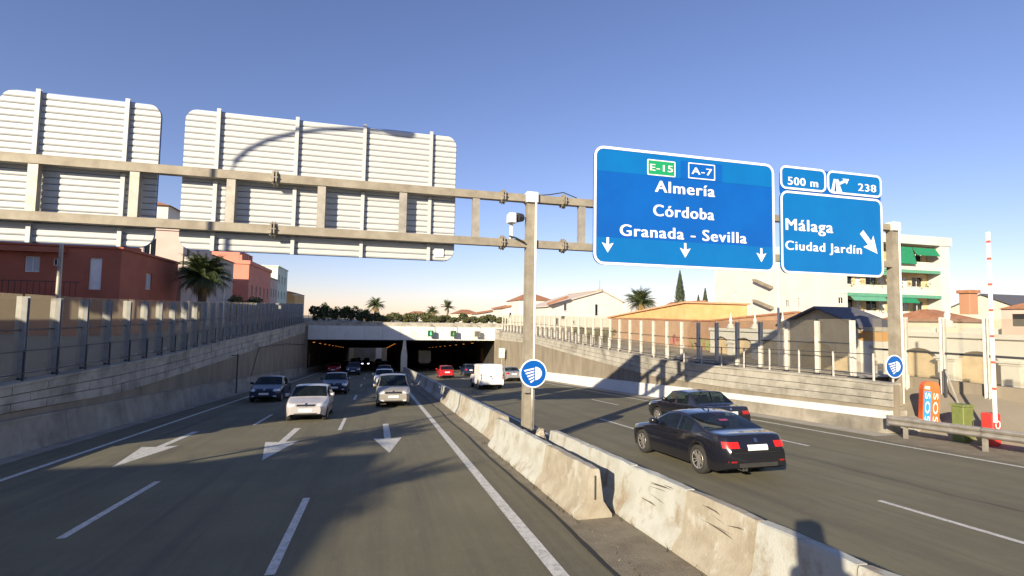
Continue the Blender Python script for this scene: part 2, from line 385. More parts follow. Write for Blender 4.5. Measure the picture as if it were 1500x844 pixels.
# drain pipe and cable on the left wall
t = thing('drain_pipe', 'thin dark vertical pipe standing against the shaded left wall', 'pipe', (-9.45, 40, rz(40)))
MB().tube([(-9.45, 40, rz(40)), (-9.45, 40, .05)], .045).build('pipe', M_dark, t)
b = MB().box(-9.9, -9.5, 39.95, 40.05, -.1, -.05); b.build('bracket', M_dark, t)
t = thing('wall_cable', 'dark cable sagging along the left wall towards the tunnel', 'cable', (-9.8, 46, rz(46)))
MB().tube([(-9.82, 46, rz(46)+.9), (-9.82, 47.5, -.8), (-9.82, 48.6, .0), (-9.82, 62, -.35), (-9.82, 77.8, -1.3)], .03, 6).build('cable', M_dark, t)

# ---------------------------------------------------------------- noise barriers
def noise(label, X, Ys, ZB_, ZT_, railX, ZW, mpost, railz, rail_ys, inner, mrp, pw=.09):
    t = thing('noise_barrier', label, 'noise barrier', (X, Ys[0], ZB_(Ys[0])))
    for i, y in enumerate(Ys):
        z0, z1 = ZB_(y)-.05, ZT_(y); b = MB()          # H section post
        b.box(X-pw, X+pw, y-.065, y-.05, z0, z1).box(X-pw, X+pw, y+.05, y+.065, z0, z1).box(X-.01, X+.01, y-.05, y+.05, z0, z1)
        b.build('post', mpost, t)
        b = MB().box(X-.14, X+.14, y-.14, y+.14, z0-.01, z0+.1); b.build('foot', M_dark, t)
        if i+1 < len(Ys):
            c = Ys[i+1]; zt = (ZT_(y)+ZT_(c))/2+.07; zb = (ZB_(y)+ZB_(c))/2+.10
            zm = zb+(zt-zb)*.56
            MB().box(X-.012, X+.012, y+.07, c-.07, zb, zm-.02).build('pane', M_pane, t)
            MB().box(X-.012, X+.012, y+.07, c-.07, zm+.02, zt).build('pane', M_pane, t)
            MB().box(X-.03, X+.03, y+.068, c-.068, zm-.02, zm+.02).build('rail', M_dark, t)
            MB().box(X-.04, X+.04, y+.068, c-.068, zb-.16, zb-.002).build('sill', M_conc, t)
    t2 = thing('guard_railing', inner, 'railing', (railX, rail_ys[0], ZW(rail_ys[0])))
    for y in rail_ys: MB().box(railX-.025, railX+.025, y-.025, y+.025, ZW(y)-.02, ZW(y)+railz).build('post', mrp, t2)
    for a, c in zip(rail_ys, rail_ys[1:]):
        for h in (railz-.03, .22):
            MB().bar((railX+.002, a-.02, ZW(a)+h), (railX+.002, c+.02, ZW(c)+h), .035, .03).build('rail', M_dark, t2)
    return t
Ys = [0.35+1.66*k for k in range(10, 47)]
noise('tall noise barrier of clear panels and grey posts along the left wall', -10.32, Ys, ZLT,
      ip([(-60, 6.8), (-8, 3.5), (5, 3.2), (17.8, 3.23), (23, 3.26), (28, 3.33), (33.2, 3.46), (40, 3.6), (75, 4.43), (80, 4.5)]),
      -9.98, ZLT, M_post, .9, [y-.4 for y in Ys], 'dark low railing in front of the left noise barrier', M_dark, .14)
Ys = [16.45+1.7*k for k in range(36)]
noise('tall noise barrier of clear panels along the sunlit right wall', 18.4, Ys, ZRT,
      ip([(14, 3.05), (20, 2.92), (26, 2.8), (33, 2.86), (45, 3.1), (72, 3.4), (80, 3.5)]),
      17.95, ZRT, M_postw, 1.0, [15.2+1.75*k for k in range(35)], 'low railing with pale posts on top of the right wall', M_postw)

# ---------------------------------------------------------------- tunnel
ZS, ZP = -.55, 1.45
portal = thing('tunnel_portal', 'white concrete beam across the mouth of the road tunnel', 'tunnel portal', (4, PORTAL, ZS))
xs = np.linspace(-9.55, 18.8, 12)
for a, c in zip(xs, xs[1:]):
    b = MB(); b.loft([[(x, PORTAL-.12, ZP), (x, PORTAL-.02+.0, ZS), (x, PORTAL+.5, ZS), (x, PORTAL+.5, ZP)] for x in (a+.012, c-.012)], True, True)
    b.build('panel', M_whitec, portal)
MB().box(-9.9, 18.85, PORTAL+.1, PORTAL+1.6, ZS+.02, ZP-.03).build('beam', M_conc, portal)
MB().box(-10.3, 19.0, PORTAL+.06, PORTAL+1.0, ZP+.003, ZP+.62).build('parapet', M_block, portal)
MB().box(-9.97, -9.6, PORTAL-.35, PORTAL+.4, rz(78)-.3, ZP-.1).build('abutment', M_concd, portal)
MB().box(17.72, 18.95, PORTAL-.25, PORTAL+.4, rz(78)-.3, ZS-.003).build('abutment', M_concd, portal)
tun = thing('tunnel', 'dark twin-tube tunnel lining behind the white portal beam', 'tunnel', (4, PORTAL, rz(PORTAL)))
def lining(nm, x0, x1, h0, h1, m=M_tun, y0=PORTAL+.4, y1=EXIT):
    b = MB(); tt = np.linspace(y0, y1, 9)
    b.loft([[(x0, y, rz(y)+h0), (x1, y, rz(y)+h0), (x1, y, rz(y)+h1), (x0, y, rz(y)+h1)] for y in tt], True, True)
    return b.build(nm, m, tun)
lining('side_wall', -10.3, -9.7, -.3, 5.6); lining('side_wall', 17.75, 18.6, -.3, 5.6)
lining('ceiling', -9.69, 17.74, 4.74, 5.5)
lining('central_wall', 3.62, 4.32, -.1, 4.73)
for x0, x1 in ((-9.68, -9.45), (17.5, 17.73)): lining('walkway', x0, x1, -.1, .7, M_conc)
b = MB(); b.loft([[(3.5, PORTAL+.05, rz(78)-.1), (4.42, PORTAL+.05, rz(78)-.1), (4.42, PORTAL+.5, rz(78)-.1), (3.5, PORTAL+.5, rz(78)-.1)],
                  [(3.5, PORTAL+.05, rz(78)+2.4), (4.42, PORTAL+.05, rz(78)+2.4), (4.42, PORTAL+.5, rz(78)+2.4), (3.5, PORTAL+.5, rz(78)+2.4)],
                  [(3.82, PORTAL+.05, ZS+.0), (4.12, PORTAL+.05, ZS+.0), (4.12, PORTAL+.5, ZS+.0), (3.82, PORTAL+.5, ZS+.0)]], True, True)
b.build('pier', mat('pier_paint', (.62, .57, .46), .8, var=.1, scale=1), tun)
for k in range(6):
    y = PORTAL+3+k*14
    MB().box(-9.69, -9.62, y, y+1.2, rz(y)+.9, rz(y)+2.6).build('wall_panel', mat('tunnel_door', (.25, .12, .04), .7), tun)
    MB().box(17.68, 17.74, y+6, y+8, rz(y)+.9, rz(y)+3.2).build('wall_panel', MATS['tunnel_door'], tun)
M_lamp = mat('sodium_lamp', (1, .5, .15), .5, emit=((1.0, .32, .05), .7))
def tunnel_lamp(x, y, row, i):
    t = thing('tunnel_lamp', f'orange tunnel lamp, {ORD[i]} from the portal in the {row}', 'lamp', (x, y, rz(y)+4.35), 'sodium lamps inside the tunnel')
    MB().box(x-.16, x+.16, y-.32, y+.32, rz(y)+4.42, rz(y)+4.56).build('housing', M_dark, t)
    MB().box(x-.13, x+.13, y-.28, y+.28, rz(y)+4.37, rz(y)+4.417).build('diffuser', M_lamp, t)
    MB().tube([(x, y, rz(y)+4.56), (x, y, rz(y)+4.75)], .03, 6).build('hanger', M_dark, t)
for x, row, n0 in ((-8.9, 'far left row', 2.0), (2.9, 'row left of the pier', 12.0), (14.6, 'right tube row', 2.5)):
    for i in range(9): tunnel_lamp(x, PORTAL+n0+i*8.5, row, i)
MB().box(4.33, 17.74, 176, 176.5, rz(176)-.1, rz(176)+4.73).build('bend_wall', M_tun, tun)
# beyond the far mouth
t = thing('retaining_wall', 'sunlit beige wall seen through the far end of the tunnel', 'wall', (4, 252, rz(252)))
MB().box(-30, 40, 252, 254, rz(252)-.5, 1.6).build('panel', mat('beige_render', (.36, .33, .25), .9, var=.15, scale=.3), t)
for x0 in (-10.6, 18.2):
    MB().loft([[(x0, y, rz(y)-.5), (x0+.5, y, rz(y)-.5), (x0+.5, y, 2.2), (x0, y, 2.2)] for y in (EXIT, 252)], True, True).build('side_wall', M_concd, t)
t = thing('box_building', 'tiny white block beyond the far tunnel mouth', 'building', (1.2, 246, rz(246)))
MB().box(-.4, 2.2, 246, 249, rz(246), rz(246)+6.4).build('wall', M_white, t); MB().box(-.6, 2.4, 245.8, 249.2, rz(246)+6.403, rz(246)+6.7).build('roof', M_conc, t)
# lane signals on the portal
M_green = mat('signal_green', (.02, .10, .03), .5); M_glow = mat('signal_glow', (.1, .8, .3), .5, emit=((.1, 1, .35), .9))
for i, (x, lab) in enumerate(((7.7, 'lane signal box with lit green arrow, left of three on the portal'), (11.1, 'dull green lane signal box, middle of three on the portal'), (14.75, 'grey unlit lane signal box, right of three on the portal'))):
    t = thing('lane_signal', lab, 'signal', (x, PORTAL-1.0, .1), 'lane signals on the tunnel portal')
    MB().box(x-.42, x+.42, PORTAL-1.0, PORTAL-.7, .05, .92).build('housing', M_green if i < 2 else M_steel2, t)
    MB().box(x-.34, x+.34, PORTAL-1.012, PORTAL-1.003, .13, .84).build('screen', MATS.get('scr%d' % i) or mat('scr%d' % i, (.03, .09, .035) if i < 2 else (.12, .12, .10), .3), t)
    if i < 2:
        m = M_glow if i == 0 else mat('signal_dim', (.2, .35, .2), .5)
        MB().add([(x-.05, PORTAL-1.016, .78), (x+.05, PORTAL-1.016, .78), (x+.05, PORTAL-1.016, .45), (x+.16, PORTAL-1.016, .45), (x, PORTAL-1.016, .2), (x-.16, PORTAL-1.016, .45), (x-.05, PORTAL-1.016, .45)], [(0, 1, 2, 3, 4, 5, 6)]).build('arrow_symbol', m, t)
    MB().tube([(x, PORTAL-.85, .92), (x, PORTAL-.85, 1.75), (x, PORTAL+.1, 1.78)], .05, 6).build('hanger', M_steel, t)

# ---------------------------------------------------------------- median barrier segments
M_scrape = mat('tyre_scrape', (.07, .06, .05), .9)
def nj(cx, y0, y1, label, m=M_nj, lean=0, h=.86, wb=.33):
    t = thing('barrier_segment', label, 'barrier', (cx, (y0+y1)/2, rz((y0+y1)/2)), 'concrete median barrier segments')
    prof = [(-wb, 0), (-wb, .07), (-.165, .30), (-.085, h-.02), (-.065, h), (.065, h), (.085, h-.02), (.165, .30), (wb, .07), (wb, 0)]
    L = y1-y0; n = max(3, int(L/.25)); R = []
    for k, y in enumerate(np.linspace(y0+.02, y1-.02, n)):
        e = .03 if k in (0, n-1) else 0; z0 = rz(y)-.0
        R.append([(cx+lean*(y-y0)/L+x*(1-e)+random.uniform(-.004, .004), y, z0-.01+z*(1-e*.5)+(random.uniform(-.014, .004) if z > .5 else 0)) for x, z in prof])
    b = MB(); b.loft(R, True, True); b.build('body', m, t)
    for q in (y0, y1):
        s = 1 if q == y0 else -1
        MB().box(cx-.012, cx+.012, q+s*.004, q+s*.018, rz(q)+.32, rz(q)+.72).build('joint_plate', M_dark, t)
    return t
js = [12.7, 10.5, 8.35, 6.67, 5.25, 3.94, 2.4, .6, -1.4, -3.4, -5.4, -7.4]
for i, (a, c) in enumerate(zip(js, js[1:])):
    lab = 'scraped white concrete barrier segment, %s of the right-hand run counted from the gantry post' % ORD[i]
    t = nj(4.47, c, a, lab, M_nj2 if i in (3, 6, 9) else M_nj)
    if i in (2, 3):                                  # black tyre scrapes along the face
        random.seed(60+i)
        for k in range(6):
            za = random.uniform(.38, .78); ya = random.uniform(c+.1, a-.5); ln = random.uniform(.2, .7); zb = za+random.uniform(-.05, .05); th = random.uniform(.006, .022)
            fx = lambda z: 4.47-(.165-(z-.3)/.54*.08)-.006
            ye = min(ya+ln, a-.06)
            MB().add([(fx(za), ya, rz(ya)+za), (fx(zb), ye, rz(ye)+zb), (fx(zb+th*.3), ye, rz(ye)+zb+th*.3), (fx(za+th), (ya*2+ye)/3, rz((ya*2+ye)/3)+(za*2+zb)/3+th)], [(0, 1, 2, 3)]).build('scrape_mark', M_scrape, t)
ls = [15.5, 13.0, 10.9, 9.2, 8.25]; ls = [15.5, 13.1, 10.7, 8.25]
for i, (a, c) in enumerate(zip(ls, ls[1:])):
    nj(3.68, c, a, 'white concrete barrier segment, %s of the short left-hand run beside the gantry post' % ORD[i], M_nj2 if i == 2 else M_nj)
y = 15.7; i = 0
while y < PORTAL-2.2:
    nj(3.98, y, y+2.05, 'weathered concrete median barrier segment, %s from the gantry post towards the tunnel' % ORD[i], M_nj2 if i % 3 == 0 else M_nj); y += 2.05; i += 1
# rubble at the post
t = thing('rubble_sack', 'crumpled pale sack of rubble wedged beside the gantry post', 'sack', (4.2, 12.9, rz(12.9)+.5))
bm = bmesh.new(); bmesh.ops.create_icosphere(bm, subdivisions=3, radius=1)
for v in bm.verts:
    n_ = math.sin(v.co.x*5+1)*.12+math.sin(v.co.y*7+v.co.z*4)*.12+random.uniform(-.05, .05); v.co *= 1+n_; v.co.x *= .17; v.co.y *= .27; v.co.z *= .33
me = bpy.data.meshes.new('sack'); bm.to_mesh(me); bm.free(); me.materials.append(mat('sackcloth', (.42, .38, .30), .95, col2=(.15, .13, .1), scale=9)); inst(me, 'sack', (0, 0, .0), t)
MB().cbox(4.02, 4.4, 12.6, 13.2, rz(12.9)-.02, rz(12.9)+.26, .03).build('footing', M_conc, t)
# ================================================================ GANTRY AND SIGNS
GY = 15.55
gan = thing('sign_gantry', 'long grey steel ladder gantry carrying the motorway signs', 'gantry', (4.63, GY, rz(GY)))
ZU, ZD = 6.66, 5.20
def beam(x0, x1, z):
    b = MB(); b.cbox(x0, x1, GY-.12, GY+.12, z-.12, z+.12, .02); return b.build('beam', M_steel2, gan)
seg = [-11.6, -2.92, 3.7, 5.72, 13.1, 19.55]
for z in (ZU, ZD):
    for a, c in zip(seg, seg[1:]): beam(a+.02, c-.02, z)
    for x in seg[1:-1]:
        for dx in (-.055, .02):
            b = MB(); b.prism([(GY+.24*math.cos(rad(60*k+30)), z+.24*math.sin(rad(60*k+30))) for k in range(6)], x+dx, x+dx+.035, 'x'); b.build('flange', M_steel2, gan)
        for k in range(6):
            a = rad(60*k); MB().tube([(x-.09, GY+.19*math.cos(a), z+.19*math.sin(a)), (x+.09, GY+.19*math.cos(a), z+.19*math.sin(a))], .02, 6).build('bolt', M_steel, gan)
for x in (-10.7, -8.59, -6.35, -4.04, -1.68, .62, 2.84, 6.36, 8.6, 10.8, 12.6, 14.9, 17.0):
    MB().box(x-.11, x+.11, GY-.09, GY+.09, ZD+.121, ZU-.121).build('strut', M_steel, gan)
for x, zb in ((4.63, rz(GY)), (19.45, -.75), (-11.5, ZLT(GY)-.06)):
    R = []
    for z, w in ((zb, .17), (ZU+.0, .15)): R.append([(x-w, GY-w*.9-.0, z), (x+w, GY-w*.9, z), (x+w, GY+w*.9, z), (x-w, GY+w*.9, z)])
    MB().loft(R, True, True).build('column', M_steel2, gan)
    MB().tube([(x+.12, GY-.19, zb+.1), (x+.12, GY-.19, ZU)], .035, 8).build('cable_duct', M_white, gan, True)
    MB().cbox(x-.2, x+.2, GY-.23, GY+.2, ZU-.14, ZU+.19, .03).build('cap_box', M_white, gan)
    MB().cbox(x-.36, x+.36, GY-.36, GY+.36, zb-.02, zb+.5, .03).build('plinth', M_conc, gan)
MB().box(4.4, 4.62, GY-.3, GY-.17, .55, .95).build('junction_box', M_steel, gan)
# camera on the lower beam
t = thing('traffic_camera', 'white traffic camera with a dark hood beside the central gantry post', 'camera', (3.98, GY, ZD+.12))
MB().box(3.95, 4.03, GY-.05, GY+.05, ZD+.122, ZD+.62).build('stem', M_white, t)
MB().cbox(3.84, 4.10, GY-.3, GY+.05, ZD+.62, ZD+.92, .04).build('housing', M_white, t)
MB().tube([(4.12, GY-.1, ZD+.8), (4.34, GY+.02, ZD+.84)], [.16, .13], 10).build('lens_hood', M_dark, t)
MB().tube([(3.9, GY-.14, ZD+.2), (4.1, GY-.2, ZD+.14), (4.4, GY-.2, ZD-.0)], .03, 6).build('cable', M_black, t)
b = MB(); b.tube([(4.9, GY, ZU+.14), (5.3, GY, ZU+.2), (5.72, GY, ZU+.3), (6.2, GY, ZU+.15)], .018, 5); b.build('loose_cable', M_dark, gan)

# ---- sign backs (left carriageway)
def sign_back(label, x0, x1, ribs, z0=4.57, z1=8.52):
    t = thing('road_sign', label, 'sign', ((x0+x1)/2, GY, z0), 'motorway signs hung on the gantry'); yb = GY+.26; r = .34
    n = 23; dz = (z1-z0)/n
    for k in range(n):
        za, zc = z0+k*dz, z0+(k+1)*dz; zm = (za+zc)/2
        def cut(z):
            d = max(0, (z0+r)-z, z-(z1-r)); return r-math.sqrt(max(0, r*r-d*d))
        R = []
        for f in np.linspace(0, 1, 6):
            z = za+dz*(.03+f*.91); i_ = cut(z); bul = .02*min(1, 2.6*math.sin(math.pi*f))
            R.append([(x0+i_, yb-bul, z), (x1-i_, yb-bul, z), (x1-i_, yb+.03, z), (x0+i_, yb+.03, z)])
        MB().loft(R, True, True).build('slat', M_alu, t)
    b = MB(); b.prism(roundrect(x0-.015, x1+.015, z0-.015, z1+.015, r+.015), yb+.031, yb+.05, 'y'); b.build('face_sheet', M_blue, t)
    for x in ribs:
        b = MB(); b.box(x-.05, x+.05, yb-.115, yb-.10, z0-.02, z1+.05).box(x-.012, x+.012, yb-.10, yb-.03, z0-.02, z1+.05).box(x-.05, x+.05, yb-.045, yb-.033, z0-.02, z1+.05)
        b.build('rib', M_alu, t)
        for z in (ZU, ZD): MB().box(x-.07, x+.07, GY+.123, yb-.118, z-.15, z+.15).build('clamp', M_steel, t)
    return t
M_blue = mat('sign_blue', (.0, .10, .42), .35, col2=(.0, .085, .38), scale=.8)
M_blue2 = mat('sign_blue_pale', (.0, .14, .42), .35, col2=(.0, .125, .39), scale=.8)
M_sgreen = mat('sign_green', (.01, .30, .12), .4)
M_swhite = mat('sign_white', (.80, .81, .80), .4)
sign_back('grey slatted back of a road sign at the far left of the gantry', -9.6, -5.95, [-8.73, -6.72])
t = sign_back('wide grey slatted back of a road sign left of the central gantry post', -5.35, 2.22, [-4.5, -2.44, -.55, 1.43])
MB().box(1.62, 1.9, GY+.205, GY+.225, 4.68, 4.95).build('sticker', M_swhite, t)

# ---- lettering
DG = None
def textmesh(s, bold=0, spacing=1.12):
    cu = bpy.data.curves.new('t', 'FONT'); cu.body = s; cu.size = 1; cu.offset = bold; cu.space_character = spacing; cu.resolution_u = 4
    o = bpy.data.objects.new('t', cu); COL.objects.link(o); bpy.context.view_layer.update()
    me = bpy.data.meshes.new_from_object(o.evaluated_get(bpy.context.evaluated_depsgraph_get()))
    bpy.data.objects.remove(o); bpy.data.curves.remove(cu); return me
CAPH = max(v.co.y for v in textmesh('H').vertices)
def letters(s, X0, X1, zb, cap, Y, m, parent, name='lettering', bold=0):
    """text on a plane facing the camera side (-Y); fitted between X0 and X1 with its baseline at zb"""
    me = textmesh(s, bold); a = min(v.co.x for v in me.vertices); c = max(v.co.x for v in me.vertices)
    kx = (X1-X0)/(c-a); kz = cap/CAPH; pw = parent.location
    wt = cap*.05                                   # heavier strokes: the same outline laid three times, a hair apart
    for v in me.vertices: v.co = Vector((X0+wt+(v.co.x-a)*kx*(1-2*wt/(X1-X0)), Y, zb+v.co.y*kz))-pw
    bm = bmesh.new(); bm.from_mesh(me); base = list(bm.verts)+list(bm.edges)+list(bm.faces)
    for k, dx in enumerate((-wt, wt)):
        d = bmesh.ops.duplicate(bm, geom=base); bmesh.ops.translate(bm, verts=[g for g in d['geom'] if isinstance(g, bmesh.types.BMVert)], vec=(dx, -.0006*(k+1), 0))
    bm.to_mesh(me); bm.free()
    me.materials.clear(); me.materials.append(m); me.name = name
    o = bpy.data.objects.new(name, me); return link(o, parent)
FY = GY-.30                    # front plane of the blue signs
def px_text(s, xl, xr, yt, yb, parent, m=None, bold=0, Y=None):
    Y = Y or FY-.012
    a = pY(xl, yb, FY); c = pY(xl, yt, FY); d = pY(xr, yb, FY)
    return letters(s, a.x, d.x, a.z, c.z-a.z, Y, m or M_swhite, parent, bold=bold)
def plate(nm, x0, x1, z0, z1, r, y0, y1, m, parent):
    b = MB(); b.prism(roundrect(x0, x1, z0, z1, r), y0, y1, 'y'); return b.build(nm, m, parent)
def rim(x0, x1, z0, z1, r, w, y, m, parent, nm='border'):
    o_, i_ = roundrect(x0, x1, z0, z1, r), roundrect(x0+w, x1-w, z0+w, z1-w, max(.02, r-w))
    n = len(o_); vs = [(p[0], y, p[1]) for p in o_]+[(p[0], y, p[1]) for p in i_]
    vs += [(p[0], y+.009, p[1]) for p in o_]+[(p[0], y+.009, p[1]) for p in i_]
    fs = []
    for i in range(n):
        j = (i+1) % n; fs += [(i, j, n+j, n+i), (2*n+i, 3*n+i, 3*n+j, 2*n+j), (i, 2*n+i, 2*n+j, j), (n+i, n+j, 3*n+j, 3*n+i)]
    return MB().add(vs, fs).build(nm, m, parent)
def down_arrow(cx, cz, s, Y, parent):
    P = [(-.09, .5), (.09, .5), (.09, .05), (.42, .16), (0, -.5), (-.42, .16), (-.09, .05)]
    MB().add([(cx+x*s, Y, cz+z*s) for x, z in P], [tuple(range(7))]).build('down_arrow', M_swhite, parent)
def supports(x0, x1, n, t, z0, z1):
    for x in np.linspace(x0+.7, x1-.7, n): MB().box(x-.05, x+.05, FY+.071, GY-.122, z0+.1, z1-.1).build('rib', M_steel, t)

A = pY(868, 387, FY); B = pY(1134, 243, FY)
KS = FY/15.5; zs = lambda z: 2.8+(z-2.8)*KS
x0, x1, z0, z1 = 6.78*KS, B.x-.02, zs(4.66), zs(8.64)
big = thing('road_sign', 'large blue motorway sign with white town names and three down arrows', 'sign', ((x0+x1)/2, FY, z0), 'motorway signs hung on the gantry')
plate('face_sheet', x0, x1, z0, z1, .34, FY, FY+.07, M_blue, big)
zt = pY(880, 250, FY).z; zl = pY(880, 347, FY).z
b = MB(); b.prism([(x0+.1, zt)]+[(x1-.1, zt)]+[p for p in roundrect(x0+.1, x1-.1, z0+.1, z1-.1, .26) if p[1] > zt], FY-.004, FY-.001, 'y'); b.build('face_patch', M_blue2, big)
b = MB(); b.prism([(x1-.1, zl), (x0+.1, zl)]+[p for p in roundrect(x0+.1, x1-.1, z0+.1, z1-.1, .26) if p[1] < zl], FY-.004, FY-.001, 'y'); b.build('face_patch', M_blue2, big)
rim(x0, x1, z0, z1, .34, .085, FY-.012, M_swhite, big); supports(x0, x1, 4, big, z0, z1)
def pbox(xl, yt, xr, yb):
    a = pY(xl, yb, FY); c = pY(xr, yt, FY); return a.x, c.x, a.z+.02, pY(xl, yt, FY).z
a = pbox(948, 233, 989, 257); plate('route_panel', *a, .04, FY-.010, FY-.005, M_sgreen, big); rim(*a, .04, .035, FY-.016, M_swhite, big)
letters('E-15', a[0]+.1, a[1]-.1, a[2]+.16, a[3]-a[2]-.32, FY-.020, M_swhite, big)
a = pbox(1008, 238, 1047, 262); c = (a[0]-.3, a[1]+.3, a[2]-.04, a[3]+.04); plate('route_panel', *c, .02, FY-.008, FY-.005, M_blue, big); rim(*a, .03, .035, FY-.016, M_swhite, big)
letters('A-7', a[0]+.12, a[1]-.12, a[2]+.16, a[3]-a[2]-.32, FY-.020, M_swhite, big)
px_text('Almería', 959, 1047, 264.5, 281, big); px_text('Córdoba', 956.5, 1046, 299.5, 316, big); px_text('Granada - Sevilla', 907.5, 1093.5, 328.5, 345, big)
for px, py in ((890, 359), (1003.5, 367), (1115, 374)):
    p = pY(px, py, FY); down_arrow(p.x, p.z, .5, FY-.012, big)
# exit sign
x0, x1 = 14.17*KS, 18.92*KS; zm = zs(7.72); zq = zs(4.66); zh = zs(8.66)
ex = thing('road_sign', 'smaller blue exit sign with distance panel and slanting arrow at the right', 'sign', ((x0+x1)/2, FY, zq), 'motorway signs hung on the gantry')
plate('face_sheet', x0, x1, zq, zm, .3, FY, FY+.07, M_blue2, ex); rim(x0, x1, zq, zm, .3, .08, FY-.012, M_swhite, ex)
xm = 16.28*KS
plate('backing_board', x0+.02, x1-.02, zm-.25, zh-.04, .3, FY+.02, FY+.068, M_blue, ex)
plate('distance_panel', x0, xm-.03, zm+.06, zh, .24, FY-.003, FY+.018, M_blue2, ex); rim(x0, xm-.03, zm+.06, zh, .24, .075, FY-.013, M_swhite, ex)
plate('exit_number_panel', xm+.03, x1, zm+.06, zh, .24, FY-.003, FY+.018, M_blue2, ex); rim(xm+.03, x1, zm+.06, zh, .24, .075, FY-.013, M_swhite, ex)
supports(x0, x1, 3, ex, zq, 8.5)
px_text('500 m', 1153.5, 1198, 259, 270.3, ex, Y=FY-.014); px_text('238', 1256.5, 1283, 269, 279.5, ex, Y=FY-.014)
px_text('Málaga', 1150.5, 1220, 320, 336.6, ex); px_text('Ciudad Jardín', 1150, 1262, 352.5, 365.5, ex, bold=0)
a = pbox(1217, 261, 1237, 281); ax, az, aw, ah = a[0], a[2], a[1]-a[0], a[3]-a[2]
for q in ([(0, 0), (.22, 0), (.36, .95), (.2, .95)], [(.38, 0), (.8, 0), (.62, .55), (1.05, .78), (1.12, .62), (1.3, 1.05), (.8, 1.05), (.95, .95), (.62, .75), (.52, .95), (.4, .95)]):
    MB().add([(ax+aw*x, FY-.014, az+ah*z) for x, z in q], [tuple(range(len(q)))]).build('exit_symbol', M_swhite, ex)
p, q = pY(1261.7, 340, FY), pY(1285, 372, FY); d = Vector((q.x-p.x, 0, q.z-p.z)); L = d.length; d.normalize(); n_ = Vector((-d.z, 0, d.x))
pts = [p+n_*.11, p-n_*.11, p+d*L*.5-n_*.11, p+d*L*.42-n_*.34, q, p+d*L*.42+n_*.34, p+d*L*.5+n_*.11]
MB().add([(v.x, FY-.012, v.z) for v in pts], [tuple(range(7))]).build('exit_arrow', M_swhite, ex)
# ---- round dipped-beam signs
def round_sign(cx, cz, Y, label, base):
    t = thing('round_sign', label, 'sign', (cx, Y, base), 'round headlight signs')
    def disc(r, y0, y1, m, nm):
        b = MB(); b.prism([(cx+r*math.cos(2*math.pi*k/40), cz+r*math.sin(2*math.pi*k/40)) for k in range(40)], y0, y1, 'y'); return b.build(nm, m, t)
    disc(.43, Y-.03, Y, M_swhite, 'rim'); disc(.39, Y-.036, Y-.031, M_blue, 'face')
    P = [(cx+.05+.24*math.cos(rad(a))*.9, cz+.2*math.sin(rad(a))) for a in range(-90, 91, 15)]
    MB().add([(x, Y-.041, z) for x, z in P], [tuple(range(len(P)))]).build('lamp_symbol', M_swhite, t)
    for k in range(5):
        za = cz+.17-.085*k; e = -.31+.05*k
        MB().add([(cx+.02, Y-.041, za), (cx+e, Y-.041, za-.07), (cx+e+.03, Y-.041, za-.115), (cx+.02, Y-.041, za-.045)], [(0, 1, 2, 3)]).build('beam_symbol', M_swhite, t)
    MB().tube([(cx, Y+.05, base), (cx, Y+.05, cz+.35)], .045, 8).build('pole', M_steel, t, True)
    MB().box(cx-.2, cx+.2, Y+.001, Y+.04, cz-.06, cz+.0).build('clamp', M_steel, t)
    return t
p = pY(781, 547, 15.0); round_sign(p.x, p.z, 15.0, 'round blue headlight sign on the central gantry post', rz(15))
p = pY(1309.5, 537, 15.0); round_sign(p.x, p.z, 15.0, 'round blue headlight sign at the end of the right wall', -.98)
# small blue sign by the tunnel mouth
t = thing('information_sign', 'small pale rectangular sign on a post by the right side of the tunnel mouth', 'sign', (16.9, 70, rz(70)))
MB().tube([(16.9, 70, rz(70)), (16.9, 70, rz(70)+3.4)], .05, 8).build('pole', M_steel, t)
MB().box(16.5, 17.3, 69.9, 69.94, rz(70)+2.2, rz(70)+3.5).build('panel', M_swhite, t)
MB().box(16.58, 17.22, 69.885, 69.897, rz(70)+2.3, rz(70)+3.4).build('face', mat('info_blue', (.25, .38, .5), .5, col2=(.7, .72, .72), scale=5), t)
# ================================================================ VEHICLES
def paint(name, col, metal=.0, rough=.28): return mat('paint_'+name, col, rough, metal, var=.10, scale=2.5, coat=.35, spec=.4)
M_trim = mat('dark_trim', (.02, .02, .022), .55); M_tyre = mat('tyre_rubber', (.028, .027, .026), .9, var=.2, scale=8)
M_rim = mat('alloy_rim', (.48, .46, .42), .35, .7, var=.12, scale=6); M_under = mat('underbody', (.012, .012, .012), .9)
M_lens = mat('headlamp_lens', (.72, .74, .74), .12, .2, coat=1); M_tail = mat('tail_lamp', (.33, .008, .008), .2, coat=1)
M_brake = mat('brake_lamp_lit', (.42, .012, .01), .2, emit=((1, .03, .02), .22)); M_plate = mat('number_plate', (.80, .80, .78), .45)
M_seat = mat('seat_fabric', (.09, .085, .075), .9); M_amber = mat('amber_lens', (.8, .32, .04), .25)
M_hl = mat('headlamp_on', (1, 1, 1), .3, emit=((.85, .75, 1.0), 4)); M_chrome = mat('chrome', (.65, .65, .63), .15, 1.0)
def smoothcurve(pts, xs, win):
    px_, pz_ = zip(*pts); fine = np.linspace(px_[0]-1, px_[-1]+1, 1600); v = np.interp(fine, px_, pz_); k = max(1, int(win/(fine[1]-fine[0])))
    ker = np.ones(k)/k; vv = np.convolve(np.pad(v, k, 'edge'), ker, 'same')[k:-k]; return np.interp(xs, fine, vv)
WHEELS = {}
